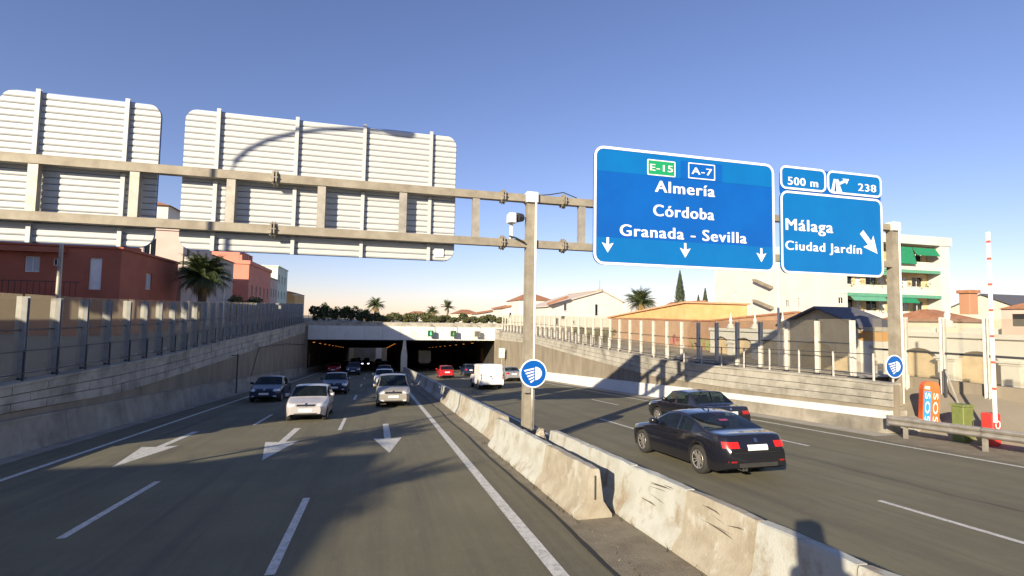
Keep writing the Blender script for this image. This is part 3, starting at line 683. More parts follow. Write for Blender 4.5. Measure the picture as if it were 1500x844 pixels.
def wheel_mesh(r, w, style):
    key = (round(r, 3), w, style)
    if key in WHEELS: return WHEELS[key]
    def lathe(prof, n=28):
        b = MB(); b.loft([[(x, rr*math.cos(2*math.pi*k/n), rr*math.sin(2*math.pi*k/n)) for x, rr in prof] for k in range(n)]+[[(x, rr, 0) for x, rr in prof]], False); return b
    ri = r*.66; h = w/2
    ty = lathe([(-h*.82, ri), (-h, ri+.02), (-h, r*.9), (-h*.72, r*.985), (-h*.3, r), (h*.3, r), (h*.72, r*.985), (h, r*.9), (h, ri+.02), (h*.82, ri)]).mesh('tyre', M_tyre, True)
    b = lathe([(h*.75, ri+.004), (h*.9, ri-.006), (h*.8, ri-.022)])
    n = 5 if style == 'alloy' else 7
    for k in range(n):
        a = 2*math.pi*k/n; d = Vector((0, math.cos(a), math.sin(a))); s = Vector((0, -math.sin(a), math.cos(a)))
        wd = .05 if style == 'alloy' else .05
        for q in ((-.6, .6) if style == 'alloy' else (0,)):
            p0 = Vector((h*.62, 0, 0))+d*.03+s*q*.02; p1 = Vector((h*.74, 0, 0))+d*(ri-.02)+s*q*.075
            b.bar(p0, p1, .03, .022 if q else .05, upv=s)
    b.prism([(.06*math.cos(2*math.pi*k/10), .06*math.sin(2*math.pi*k/10)) for k in range(10)], h*.3, h*.78, 'x')
    rm = b.mesh('rim', M_rim)
    bk = MB().prism([(ri*math.cos(2*math.pi*k/16), ri*math.sin(2*math.pi*k/16)) for k in range(16)], h*.0, h*.12, 'x').mesh('hub', M_under)
    WHEELS[key] = (ty, rm, bk); return WHEELS[key]
def make_car(label, cat, name, P, pm, X, Y, away, group, lights=None, yaw=0.0, seats=True):
    L, Wd, wb, r = P['L'], P['W'], P['wb'], P['r']; fo = P['fo']; sill = P.get('sill', .22)
    z = rz(Y)
    t = thing(name, label, cat, (X, Y, z), group, (-math.atan(GRADE), 0, yaw) if away else (math.atan(GRADE), 0, math.pi+yaw))
    st = sorted(set([0, .015, .04, .08, .13, .2]+[L-q for q in (0, .015, .04, .08, .13, .2)]+[round(q, 3) for q in np.arange(.26, L-.25, .055)]+[P['s'][k] for k in range(4)]))
    xs = np.array(st)
    zu = smoothcurve(P['top'], xs, P.get('sm', .10)); zb = smoothcurve(P['belt'], xs, .25)
    zu = np.maximum(zu, zb+.012)
    s0, s1, s2, s3 = P['s']; tum = P.get('tum', .80)
    fr, rr_ = P.get('nose', .30), P.get('tail', .22)
    def wid(s):
        a = 1.0
        if s < .75: a *= 1-fr*(1-s/.75)**2.6
        if s > L-.6: a *= 1-rr_*(1-(L-s)/.6)**2.6
        return Wd/2*a
    ra = r+.055; axf, axr = fo, fo+wb
    rings = []
    for i, s in enumerate(st):
        w = wid(s); g = max(0.0, zu[i]-zb[i]); gf = min(1, g/.38)
        zl = sill+(.10*(max(0, .25-s)/.25)+.12*(max(0, s-(L-.35))/.35))
        for ac in (axf, axr):
            d = abs(s-ac)
            if d < ra: zl = max(zl, r*.98+math.sqrt(max(0, ra*ra-d*d))-.0)
        zl = min(zl, zb[i]-.1)
        wt = w*(.93+(tum-.93)*gf); cr = .045*gf+.025; e = .035*gf
        wbelt = w*(.965-.01*gf)
        top = zu[i]
        def side(f): return (wt+(wbelt-wt)*f, top-e+(zb[i]-(top-e))*f)
        zm = zb[i]-.09; zk = max(zl+.04, sill+.16) if zl < zb[i]-.25 else zl+.02
        h = [(0, top+cr*.4), (wt*.45, top+cr*.32), (wt*.82, top+cr*.05), (wt*.97, top-e*.55), side(.10), side(.5), (wbelt, zb[i]),
             (w*.995, min(zb[i]-.03, zm)), (w, (zm+zk)/2 if zm > zk else zk), (w*.985, zk), (w*.955, zl), (w*.72, zl), (0, zl)]
        rings.append([(x, L/2-s, zz) for x, zz in h]+[(-x, L/2-s, zz) for x, zz in h[-2:0:-1]])
    n = len(rings[0]); H = 13
    groups = {}
    def half(j): return min(j, n-1-j) if True else 0
    def cls(i, j):
        s = (st[i]+st[i+1])/2; k = j if j < H-1 else n-1-j      # k: index of the face along the half ring
        sd = 'r' if j < H-1 else 'l'
        if k <= 2 and s0+.03 < s < s1-.01: return 'windscreen'
        if k <= 2 and s2+.03 < s < s3-.03 and not P.get('panelvan'): return 'rear_window'
        if k in (4, 5):
            for q, (a, c) in enumerate(P['wins']):
                if a < s < c: return 'side_window%s%d' % (sd, q)
        if k >= 10: return 'underbody'
        if k == 9 and not P.get('lowpaint', True): return 'sill_trim'
        return 'body'
    vs = [p for rg in rings for p in rg]; allf = []
    for i in range(len(st)-1):
        for j in range(n):
            f = (i*n+j, i*n+(j+1) % n, (i+1)*n+(j+1) % n, (i+1)*n+j); allf.append(f); groups.setdefault(cls(i, j), []).append(f)
    for base in (0, (len(st)-1)*n):
        for j in range(n//2):
            a = (base+j, base+j+1, base+(n-j-1) % n, base+(n-j) % n); a = tuple(dict.fromkeys(a))
            if base: a = a[::-1]
            if len(a) > 2: groups['body'].append(a); allf.append(a)
    bvh = BVHTree.FromPolygons([Vector(p) for p in vs], allf)
    for gname, fs in groups.items():
        used = sorted({i for f in fs for i in f}); mp = {u: k for k, u in enumerate(used)}
        b = MB().add([vs[u] for u in used], [tuple(mp[i] for i in f)[::-1] for f in fs])
        isg = 'win' in gname
        m = M_carglass if isg else (M_under if gname == 'underbody' else (M_trim if gname == 'sill_trim' else pm))
        nm = 'side_window' if gname.startswith('side') else gname
        ob = b.local(nm, m, t, True, False)
        if gname == 'body': ob.data.set_sharp_from_angle(angle=rad(38))
    def cast(a, h, ax):
        o, d = {'front': ((a, L, h), (0, -1, 0)), 'rear': ((a, -L, h), (0, 1, 0)), 'left': ((-Wd, a, h), (1, 0, 0)), 'right': ((Wd, a, h), (-1, 0, 0)), 'top': ((a, h, 3), (0, 0, -1))}[ax]
        hit = bvh.ray_cast(Vector(o), Vector(d)); return (hit[0], Vector(d)) if hit[0] is not None else (None, Vector(d))
    def decal(nm, ax, quad, m, off=.008, nu=6, nv=3, parent=None):
        b = MB(); idx = {}; q = [Vector(p) for p in quad]
        for i in range(nu+1):
            for j in range(nv+1):
                u, v = i/nu, j/nv; p = (q[0]*(1-u)+q[1]*u)*(1-v)+(q[3]*(1-u)+q[2]*u)*v
                hpt, d = cast(p.x, p.y, ax)
                if hpt is not None: idx[i, j] = len(b.v); b.v.append(tuple(hpt-d*off))
        for i in range(nu):
            for j in range(nv):
                k = [idx.get(c) for c in ((i, j), (i+1, j), (i+1, j+1), (i, j+1))]
                if None not in k:
                    pts = [Vector(b.v[x]) for x in k]
                    if max((pts[0]-pts[2]).length, (pts[1]-pts[3]).length) < .5: b.f.append(tuple(k))
        if b.f: return b.local(nm, m, parent or t, True)
    hw = Wd/2
    # lamps, plates, grille
    hl = P['hl']; tl = P['tl']; hm = lights or M_lens
    for s in (-1, 1):
        decal('headlight', 'front', [(s*hl[0], hl[2]), (s*hl[1], hl[2]+hl[4]), (s*hl[1], hl[3]+hl[4]), (s*hl[0], hl[3])], hm)
        decal('tail_light', 'rear', [(s*tl[0], tl[2]), (s*tl[1], tl[2]), (s*tl[1], tl[3]), (s*tl[0], tl[3])], P.get('tlm', M_tail))
        if P.get('fog'): decal('fog_light', 'front', [(s*.5, .32), (s*.66, .32), (s*.66, .40), (s*.5, .40)], M_lens)
    gq = P['gr']; decal('grille', 'front', [(-gq[0], gq[1]), (gq[0], gq[1]), (gq[0], gq[2]), (-gq[0], gq[2])], M_trim, .006)
    if P.get('kidney'): pass
    decal('lower_intake', 'front', [(-.42, .26), (.42, .26), (.45, .36), (-.45, .36)], M_trim, .006)
    bz = P.get('pf', .46); decal('number_plate', 'front', [(-.26, bz), (.26, bz), (.26, bz+.11), (-.26, bz+.11)], M_plate, .014)
    pz = P.get('pr', .62); decal('number_plate', 'rear', [(-.26, pz), (.26, pz), (.26, pz+.12), (-.26, pz+.12)], M_plate, .014)
    decal('badge', 'front', [(-.045, gq[2]-.03), (.045, gq[2]-.03), (.045, gq[2]+.05), (-.045, gq[2]+.05)], M_chrome, .012, 2, 2)
    decal('badge', 'rear', [(-.04, pz+.17), (.04, pz+.17), (.04, pz+.25), (-.04, pz+.25)], M_chrome, .012, 2, 2)
    if P.get('bump') is not False:
        decal('bumper', 'rear', [(-hw*.92, .34), (hw*.92, .34), (hw*.92, .40), (-hw*.92, .40)], M_trim, .006, 10, 1)
    if P.get('trimbump'):
        decal('bumper', 'front', [(-hw*.93, .44), (hw*.93, .44), (hw*.93, .52), (-hw*.93, .52)], M_trim, .012, 10, 1)
    # door seams and handles, mirrors
    for ax, s in (('left', -1), ('right', 1)):
        for sy in P['seams']:
            y = L/2-sy; zt = float(np.interp(sy, xs, zb))
            decal('door_seam', ax, [(y-.005, .30), (y+.005, .30), (y+.005, zt-.02), (y-.005, zt-.02)], M_trim, .003, 1, 6)
        for sy in P['handles']:
            y = L/2-sy; zt = float(np.interp(sy, xs, zb))-.12
            decal('door_handle', ax, [(y-.09, zt), (y+.09, zt), (y+.09, zt+.03), (y-.09, zt+.03)], pm if not P.get('dh') else M_trim, .025, 3, 1)
        if P.get('strip'):
            decal('side_moulding', ax, [(-(wb/2-.4)-.0+L/2-(fo+wb/2), .50), ((wb/2-.4)+L/2-(fo+wb/2), .50), ((wb/2-.4)+L/2-(fo+wb/2), .56), (-(wb/2-.4)+L/2-(fo+wb/2), .56)], M_trim, .012, 10, 1)
        ym = L/2-(s0+.42); zb_ = float(np.interp(s0+.42, xs, zb)); xb = s*(wid(s0+.4)*.97)
        b = MB(); b.loft([[(xb+s*(.02+q*.17), ym+.05+.04*q-c*.09, zb_+.03+k*(.13+.02*q)) for c, k in ((0, 0), (1, 0), (1.2, .5), (1, 1), (0, 1), (-.4, .5))] for q in (0, .5, 1)], True, True)
        mo = b.local('wing_mirror', P.get('mm', pm), t, True)
        decal('wheel_arch', ax, [(0, 0)]*4, M_trim) if False else None
    # wheels
    for s in (-1, 1):
        for ac in (axf, axr):
            ty, rm, bk = wheel_mesh(r, .215, P.get('rims', 'alloy'))
            wh = bpy.data.objects.new('wheel', None); wh.empty_display_size = .1; link(wh, t)
            wh.location = (s*(hw-.125), L/2-ac, r); wh.rotation_euler = (random.uniform(0, 1), 0, 0 if s > 0 else math.pi)
            for me, nm in ((ty, 'tyre'), (rm, 'rim'), (bk, 'hub')): link(bpy.data.objects.new(nm, me), wh)
        # wheel housings so that no light shows through the arches
    MB().box(-hw*.72, hw*.72, -L/2+.35, L/2-.35, .2, P['belt'][1][1]-.2).local('floor_pan', M_under, t)
    # seats and dashboard
    if seats and not P.get('panelvan'):
        yd = L/2-(s0+.35); zc = P['belt'][1][1]
        MB().cbox(-hw*.8, hw*.8, yd-.25, yd+.2, zc-.2, zc-.02, .04).local('dashboard', M_trim, t)
        for row in (.95, 1.75):
            yy_ = L/2-(s0+row)-.1
            if L/2-yy_ > s3-.25: continue
            for s in (-1, 1):
                MB().cbox(s*.36-.23, s*.36+.23, yy_-.14, yy_, zc-.4, zc+.12, .04).local('seat', M_seat, t)
                MB().cbox(s*.36-.12, s*.36+.12, yy_-.12, yy_-.03, zc+.12, zc+.30, .03).local('headrest', M_seat, t)
    return t, decal
HATCH = dict(L=3.95, W=1.66, wb=2.5, r=.29, fo=.74, s=(.98, 1.62, 3.15, 3.72), sm=.12,
    top=[(-.1, .46), (0, .52), (.05, .66), (.2, .74), (.98, .92), (1.62, 1.36), (2.1, 1.41), (3.15, 1.36), (3.72, .95), (3.86, .88), (3.95, .62), (4.1, .5)],
    belt=[(0, .60), (1.0, .90), (3.4, .93), (3.8, .84), (3.95, .58)], wins=[(1.25, 2.12), (2.2, 3.02)], seams=(1.12, 2.16, 3.0), handles=(2.0, 2.85),
    hl=(.42, .76, .60, .74, .02), tl=(.52, .78, .70, .90), gr=(.36, .60, .70), pf=.42, pr=.66, rims='steel', strip=True, tum=.80)
SEDAN = dict(L=4.4, W=1.73, wb=2.6, r=.305, fo=.84, s=(1.12, 1.85, 3.02, 3.72), sm=.13,
    top=[(-.1, .46), (0, .52), (.05, .68), (.25, .77), (1.12, .95), (1.85, 1.37), (2.3, 1.42), (3.02, 1.37), (3.72, 1.02), (4.25, .97), (4.36, .88), (4.4, .62), (4.5, .5)],
    belt=[(0, .62), (1.1, .92), (3.7, .97), (4.3, .86), (4.4, .58)], wins=[(1.5, 2.28), (2.36, 3.05)], seams=(1.25, 2.32, 3.15), handles=(2.15, 3.0),
    hl=(.48, .80, .62, .75, .03), tl=(.5, .8, .72, .90), gr=(.40, .62, .72), pf=.44, pr=.68, fog=True, tum=.79)
COUPE = dict(L=4.45, W=1.78, wb=2.62, r=.325, fo=.83, s=(1.3, 2.0, 2.85, 3.82), sm=.22, nose=.26, tail=.2, sill=.19,
    top=[(-.1, .42), (0, .50), (.05, .65), (.3, .75), (1.3, .93), (2.0, 1.29), (2.4, 1.345), (2.85, 1.31), (3.82, 1.0), (4.3, .985), (4.41, .9), (4.45, .6), (4.6, .5)],
    belt=[(0, .60), (1.3, .885), (3.6, .945), (4.35, .86), (4.45, .58)], wins=[(1.62, 2.62), (2.70, 3.22)], seams=(1.35, 2.72), handles=(2.55,),
    hl=(.45, .82, .60, .72, .02), tl=(.46, .80, .72, .85), gr=(.3, .58, .70), pf=.42, pr=.665, tum=.76, tlm=M_brake, bump=False)
OLD = dict(L=4.35, W=1.68, wb=2.55, r=.30, fo=.80, s=(1.2, 1.75, 2.95, 3.55), sm=.07, nose=.12, tail=.08,
    top=[(-.1, .5), (0, .60), (.04, .76), (.2, .82), (1.2, .92), (1.75, 1.34), (2.3, 1.39), (2.95, 1.36), (3.55, .97), (4.3, .94), (4.34, .86), (4.35, .62), (4.5, .5)],
    belt=[(0, .70), (1.1, .90), (3.6, .93), (4.3, .88), (4.35, .6)], wins=[(1.42, 2.15), (2.25, 2.95)], seams=(1.25, 2.2, 3.05), handles=(2.05, 2.9),
    hl=(.5, .78, .62, .76, 0), tl=(.45, .78, .68, .80), gr=(.42, .62, .74), pf=.42, pr=.66, rims='steel', strip=True, trimbump=True, tum=.82)
MPV = dict(L=4.2, W=1.76, wb=2.68, r=.31, fo=.80, s=(.80, 1.75, 3.55, 4.0), sm=.16, nose=.24, tail=.12,
    top=[(-.1, .5), (0, .58), (.05, .76), (.2, .86), (.80, 1.04), (1.75, 1.58), (2.3, 1.64), (3.55, 1.58), (4.0, 1.1), (4.12, .98), (4.2, .66), (4.3, .5)],
    belt=[(0, .68), (.85, .98), (3.9, 1.05), (4.1, .92), (4.2, .6)], wins=[(1.3, 2.25), (2.33, 3.15), (3.2, 3.6)], seams=(1.1, 2.28, 3.2), handles=(2.15, 3.05),
    hl=(.46, .82, .66, .90, .03), tl=(.6, .84, .8, 1.1), gr=(.42, .70, .80), pf=.50, pr=.7, fog=True, tum=.80)
VAN = dict(L=4.8, W=1.92, wb=3.0, r=.33, fo=.85, s=(.75, 1.55, 4.70, 4.76), sm=.14, nose=.2, tail=.05, panelvan=True,
    top=[(-.1, .5), (0, .60), (.05, .82), (.2, .95), (.75, 1.15), (1.55, 1.86), (2.0, 1.93), (4.66, 1.93), (4.76, 1.82), (4.8, 1.2), (4.9, .6)],
    belt=[(0, .70), (.8, 1.08), (4.7, 1.12), (4.8, .9)], wins=[(1.1, 2.0)], seams=(1.0, 2.1, 3.2), handles=(2.0, 3.1),
    hl=(.5, .86, .72, .98, .03), tl=(.80, .90, .78, 1.2), gr=(.45, .7, .82), pf=.5, pr=.66, rims='steel', tum=.90, mm=M_trim, lowpaint=False)
SUV = dict(MPV, L=4.3, r=.35, sill=.32, rims='alloy')
def vary(P, **k): d = dict(P); d.update(k); return d
p_blue = paint('dark_blue', (.008, .018, .055), 0, .38); p_silver = paint('silver', (.50, .48, .48), .25, .32); p_mpv = paint('champagne', (.34, .32, .28), .3, .35)
p_black = mat('paint_black', (.010, .010, .014), .22, coat=1.0); p_white = paint('white', (.78, .78, .76)); p_red = paint('red', (.42, .02, .025)); p_grey = paint('grey', (.30, .30, .31), .3)
GL, GR_ = 'oncoming cars on the left carriageway', 'cars driving away on the right carriageway'
_, dc = make_car('silver hatchback coming towards the camera in the middle lane', 'car', 'hatchback_car', HATCH, p_silver, -2.74, 22.6+3.95/2, False, GL)
make_car('dark blue saloon coming along the outer lane beside the left wall', 'car', 'saloon_car', SEDAN, p_blue, -6.15, 32.0+2.2, False, GL)
make_car('dark blue saloon following behind the silver hatchback', 'car', 'saloon_car', vary(SEDAN, hl=(.5, .8, .62, .76, .0)), p_blue, -2.72, 36.8+2.2, False, GL)
make_car('champagne silver people carrier with bright headlamps beside the median barrier', 'car', 'people_carrier', MPV, p_mpv, .92, 27.5+2.1, False, GL)
make_car('white car half hidden behind the people carrier', 'car', 'saloon_car', vary(SEDAN, W=1.75), p_white, .72, 44.2+2.2, False, GL)
make_car('dark car behind the half hidden white car near the tunnel mouth', 'car', 'saloon_car', SEDAN, p_blue, .95, 60+2.2, False, GL)
make_car('blue off-road car leaving the tunnel in the middle lane', 'car', 'off_road_car', SUV, p_blue, -2.85, 68.5+2.15, False, GL)
make_car('red car in the shade of the tunnel near its left wall', 'car', 'hatchback_car', HATCH, p_red, -5.9, 77.0+2, False, GL)
make_car('distant car deep in the tunnel with its headlamps on', 'car', 'hatchback_car', HATCH, p_black, -2.2, 112, False, GL, lights=M_hl)
t, dc = make_car('glossy black coupe with lit tail lamps on the right carriageway', 'car', 'coupe_car', COUPE, p_black, 8.24, 11.95, True, GR_)
for x in (-.42, -.34):
    MB().tube([(x, -COUPE['L']/2+.12, .27), (x, -COUPE['L']/2-.03, .27)], .035, 8).local('exhaust_pipe', M_chrome, t)
dc('bumper_seam', 'rear', [(-.78, .615), (.78, .615), (.78, .625), (-.78, .625)], M_trim, .004, 8, 1)
dc('diffuser', 'rear', [(-.5, .31), (.5, .31), (.5, .40), (-.5, .40)], M_tyre, .008, 8, 2)
for s_ in (-1, 1): dc('reflector', 'rear', [(s_*.55, .42), (s_*.74, .42), (s_*.74, .45), (s_*.55, .45)], M_tail, .008, 3, 1)
dc('brake_light', 'rear', [(-.12, 1.17), (.12, 1.17), (.12, 1.2), (-.12, 1.2)], M_tail, .006, 3, 1)
b = MB(); b.loft([[(-.03, -.25-.9*0, 1.36), (.03, -.25, 1.36)], [(-.006, -.5, 1.43), (.006, -.5, 1.43)], [(-.03, -.52, 1.34), (.03, -.52, 1.34)]], False); b.local('roof_antenna', M_trim, t)
make_car('older black saloon with stickers ahead of the coupe, by the right wall', 'car', 'saloon_car', OLD, p_black, 11.98, 17.6, True, GR_)
t, dc = make_car('white panel van driving towards the tunnel', 'van', 'panel_van', VAN, p_white, 8.72, 39.0+2.4, True, GR_)
dc('door_seam', 'rear', [(-.006, .55), (.006, .55), (.006, 1.8), (-.006, 1.8)], M_trim, .004, 1, 6)
dc('door_handle', 'rear', [(-.16, .95), (-.06, .95), (-.06, 1.06), (-.16, 1.06)], M_trim, .02, 1, 1)
dc('lettering_smudge', 'rear', [(-.5, 1.45), (-.2, 1.45), (-.2, 1.6), (-.5, 1.6)], M_shut, .006, 2, 2)
make_car('bright red hatchback driving into the right tunnel tube', 'car', 'hatchback_car', HATCH, p_red, 7.6, 56.6+2, True, GR_)
make_car('dark estate car about to enter the right tunnel tube', 'car', 'estate_car', vary(SEDAN, s=(1.12, 1.85, 3.9, 4.25), top=[(-.1, .46), (0, .52), (.05, .68), (.25, .77), (1.12, .95), (1.85, 1.39), (2.3, 1.44), (3.9, 1.4), (4.25, 1.0), (4.36, .88), (4.4, .62), (4.5, .5)], wins=[(1.5, 2.28), (2.36, 3.05), (3.1, 3.9)]), p_blue, 11.35, 62.5+2.2, True, GR_)
make_car('silver car just right of the white van', 'car', 'saloon_car', SEDAN, p_grey, 13.25, 49.3+2.2, True, GR_)
# box lorry inside the right tube
ly = 98.0; lp = pY(622, 531, ly); x = lp.x; z = rz(ly)
t = thing('box_lorry', 'pale box lorry seen from behind deep in the right tube', 'lorry', (x, ly, z), GR_)
MB().box(x-1.15, x+1.15, ly, ly+5.5, z+.95, z+3.3).build('cargo_box', M_white, t)
MB().box(x-1.0, x+1.0, ly+5.6, ly+7.2, z+.5, z+2.6).build('cab', p_red, t)
MB().box(x-.9, x+.9, ly+.2, ly+7, z+.6, z+.945).build('chassis', M_trim, t)
for s in (-1, 1):
    MB().box(x+s*1.0-.12, x+s*1.0+.12, ly-.02, ly-.003, z+1.0, z+1.25).build('tail_light', M_tail, t)
    for yy_ in (ly+1.4, ly+6.2):
        ty, rm, bk = wheel_mesh(.45, .25, 'steel')
        wh = bpy.data.objects.new('wheel', None); link(wh, t); wh.location = (s*.98, yy_-ly, rz(yy_)-z+.45)
        for me, nm in ((ty, 'tyre'), (rm, 'rim')): link(bpy.data.objects.new(nm, me), wh)
for k, (x, y, c) in enumerate(((-6.1, 150, p_black), (-2.9, 165, p_blue), (.6, 140, p_black), (-5.9, 182, p_grey))):
    make_car('tiny dark car near the far end of the left tube, %s of four' % ORD[k], 'car', 'distant_car', HATCH, c, x, y, False, GL, seats=False)
# the survey car below the viewpoint, whose shadow falls on the barrier
t, dc = make_car('small white car with a camera mast, standing under the viewpoint', 'car', 'survey_car', HATCH, p_white, -.02, -1.05, True, None)
MB().cbox(-.28, .28, .25, .75, 1.39, 1.60, .05).local('roof_mount', M_dark, t)
MB().tube([(0, .5, 1.5), (0, .52, 2.45)], .07, 8).local('mast', M_dark, t)
MB().cbox(-.28, .28, .40, .72, 2.05, 2.5, .06).local('equipment_box', M_dark, t)
MB().cbox(-.19, .19, .42, .70, 2.505, 3.0, .05).local('camera_head', M_dark, t)
# ================================================================ ROADSIDE FURNITURE
# guardrail on the right
gt = thing('guardrail', 'galvanised steel guardrail with rounded end at the right edge', 'guardrail', (16.95, 8, rz(8)))
GX = 16.95
prof = [(-.0, .0), (.05, .03), (.08, .07), (.05, .12), (.0, .155), (.05, .19), (.08, .24), (.05, .28), (0, .31)]
yy = [-9+4.0*k for k in range(6)]+[13.75]
for a, c in zip(yy, yy[1:]):
    b = MB(); R = []
    for y in (a, c+.03): R.append([(GX-.04-p[0], y, rz(y)+.38+p[1]) for p in prof]+[(GX-.03, y, rz(y)+.69), (GX-.03, y, rz(y)+.38)])
    b.loft(R, True, True); b.build('rail_beam', M_steel, gt)
b = MB(); R = []
for k in range(7):
    a = rad(180*k/6); y = 13.78+.16*math.sin(a); x = GX-.06+.08*(1-math.cos(a)); R.append([(x, y, rz(y)+.36), (x, y, rz(y)+.71)])
b.loft(R, False); b.build('end_terminal', M_steel, gt)
for y in yy[:-1]+[13.3]: MB().box(GX-.02, GX+.08, y-.05, y+.05, rz(y)-.05, rz(y)+.66).build('post', M_steel, gt)
# SOS pylon
M_org = mat('sos_orange', (.80, .13, .03), .45, var=.08); M_sosb = mat('sos_blue', (.03, .25, .50), .45)
sx, sy = 18.75, pX(1359, 620, 18.75).y; sz = rz(sy)-.06
t = thing('emergency_post', 'orange and blue emergency telephone pylon behind the guardrail', 'emergency post', (sx, sy, sz), rot=(0, rad(3), rad(-28)))
R = []
for z_, w, d in ((0, .16, .12), (.35, .16, .12), (.36, .25, .14), (1.62, .25, .14), (1.76, .235, .13), (1.85, .18, .12), (1.88, .09, .1)): R.append([(-w, -d, z_), (w, -d, z_), (w, d, z_), (-w, d, z_)])
MB().loft(R, True, True).local('body', M_org, t)
MB().box(-.225, -.015, -.155, -.145, .42, 1.55).local('panel', M_sosb, t)
MB().box(-.21, -.06, -.155, -.145, 1.62, 1.72).local('plate', M_swhite, t)
for k, (xo, ang) in enumerate(((-.12, 0), (.12, 0))):
    me = textmesh('SOS', .0, 1.15); a = min(v.co.x for v in me.vertices); c = max(v.co.x for v in me.vertices)
    for v in me.vertices:
        u = (v.co.x-a)/(c-a); h = v.co.y/CAPH-.5
        v.co = Vector((xo+h*.14, -.16, 1.5-u*1.02))      # reads downwards, turned on its side
    me.materials.clear(); me.materials.append(M_swhite); link(bpy.data.objects.new('lettering', me), t)
# cabinet
M_olive = mat('cabinet_green', (.16, .19, .055), .6, var=.15, scale=5)
p = Vector((18.2, pX(1411, 640, 18.2).y, 0)); z = rz(p.y)-.06
t = thing('utility_cabinet', 'olive green metal cabinet behind the guardrail', 'cabinet', (p.x, p.y, z))
MB().cbox(p.x-.22, p.x+.22, p.y-.18, p.y+.18, z, z+1.18, .02).build('body', M_olive, t)
MB().cbox(p.x-.25, p.x+.25, p.y-.21, p.y+.21, z+1.183, z+1.24, .02).build('lid', M_olive, t)
MB().box(p.x-.18, p.x+.18, p.y-.194, p.y-.182, z+.12, z+1.1).build('door', M_olive, t); MB().box(p.x+.11, p.x+.14, p.y-.21, p.y-.196, z+.6, z+.75).build('handle', M_dark, t)
# barrier gate
M_redb = mat('gate_red', (.62, .045, .035), .5, var=.1); M_redp = mat('boom_red', (.65, .12, .08), .5)
p = Vector((18.2, pX(1452, 640, 18.2).y, 0)); z = rz(p.y)-.06
t = thing('barrier_gate', 'red barrier machine with its white and red boom raised upright', 'barrier gate', (p.x, p.y, z))
MB().cbox(p.x-.17, p.x+.17, p.y-.17, p.y+.17, z, z+1.05, .03).build('housing', M_redb, t)
rim(p.x-.08, p.x+.12, z+.6, z+.85, .1, .03, p.y-.182, M_swhite, t, 'emblem')
bx = p.x-.13; zt = pX(1433, 342, bx).z
b0, b1 = Vector((bx, p.y-.21, z+.8)), Vector((bx, p.y-.21, zt)); n = 22
for k in range(n):
    a, c = b0.lerp(b1, k/n), b0.lerp(b1, (k+ (0.995))/n)
    MB().bar(a, c, .085, .05).build('boom', M_redp if k in (3, 6, 9, 12, 15, 18, 20) and True else M_white, t) if k not in (3, 6, 9, 12, 15, 18, 20) else (MB().bar(a, a.lerp(c, .72), .085, .05).build('boom', M_white, t), MB().bar(a.lerp(c, .722), c, .087, .052).build('boom_stripe', M_redp, t))
# low concrete wall with tall posts beyond the lay-by
t = thing('boundary_wall', 'low grey concrete wall with tall pale posts behind the emergency post', 'wall', (20.5, 10, rz(10)-.1))
yy = [-6+2.9*k for k in range(8)]+[16.3]
for a, c in zip(yy, yy[1:]):
    MB().box(20.45, 20.7, a+.01, c-.01, rz(a)-.5, .82).build('panel', M_concd, t)
for y in [14.45-1.42*k for k in range(-1, 8)]:
    b = MB(); b.box(20.28, 20.44, y-.075, y-.055, -.45, 3.15).box(20.28, 20.44, y+.055, y+.075, -.45, 3.15).box(20.35, 20.37, y-.055, y+.055, -.45, 3.15); b.build('post', M_postw, t)
    MB().box(20.34, 20.38, y+.08, y+1.34, .9, 1.78).build('pane', M_pane, t); MB().box(20.34, 20.38, y+.08, y+1.34, 1.86, 3.1).build('pane', M_pane, t)
    MB().box(20.32, 20.4, y+.08, y+1.34, 1.782, 1.858).build('rail', M_dark, t)
# leaning strut
t = thing('leaning_strut', 'thin leaning metal strut against the low concrete wall', 'strut', (20.2, 13.9, rz(13.9)))
MB().tube([(20.15, 14.25, -.5), (20.2, 14.3, 1.25)], .05, 6).build('upright', M_dark, t); MB().tube([(20.2, 14.28, 1.2), (19.7, 13.3, -.6)], .035, 6).build('brace', M_steel, t)
t = thing('kerb_block', 'pale concrete block at the foot of the right gantry column', 'block', (18.6, 14.1, rz(14)))
MB().cbox(18.2, 18.9, 13.9, 14.5, rz(14)-.1, rz(14)+.52, .03).build('block', M_block, t); MB().cbox(18.25, 18.7, 14.55, 15.1, rz(14.8)-.1, rz(14.8)+.75, .03).build('upper_block', M_block, t)
# street lamps
def lamp(x, y, z0, h, arm, label, r=.07, m=M_steel):
    t = thing('street_lamp', label, 'street lamp', (x, y, z0))
    pts = [(x, y, z0), (x, y, z0+h*.45), (x, y, z0+h*.86)]
    for k in range(1, 8):
        a = rad(90*k/7); pts.append((x+arm*(1-math.cos(a)), y, z0+h*.86+h*.14*math.sin(a)))
    MB().tube(pts, [r*1.3, r*1.1]+[r*.8]*(len(pts)-2), 8).build('pole', m, t, True)
    e = pts[-1]; s = 1 if arm > 0 else -1
    b = MB(); b.loft([[(e[0]+s*q, y-w, e[2]-d), (e[0]+s*q, y+w, e[2]-d), (e[0]+s*q, y+w*.6, e[2]+d), (e[0]+s*q, y-w*.6, e[2]+d)] for q, w, d in ((-.1, .06, .05), (.15, .16, .09), (.6, .17, .09), (.85, .06, .04))], True, True); b.build('lantern', M_dark if m is M_steel else M_white, t)
    MB().cbox(x-.18, x+.18, y-.18, y+.18, z0-.02, z0+.12, .02).build('base', M_conc, t)
lamp(-11.3, 8.2, ZLT(8.2)-.06, 12.3, 4.2, 'tall curved street lamp just out of view, casting its shadow on the sign back')
def lamp_px(xp, ytop, X, arm, label, m=M_white, r=.06):
    p = pX(xp, ytop, X); z0 = gz(X, p.y); lamp(X, p.y, z0, p.z-z0, arm, label, r, m)
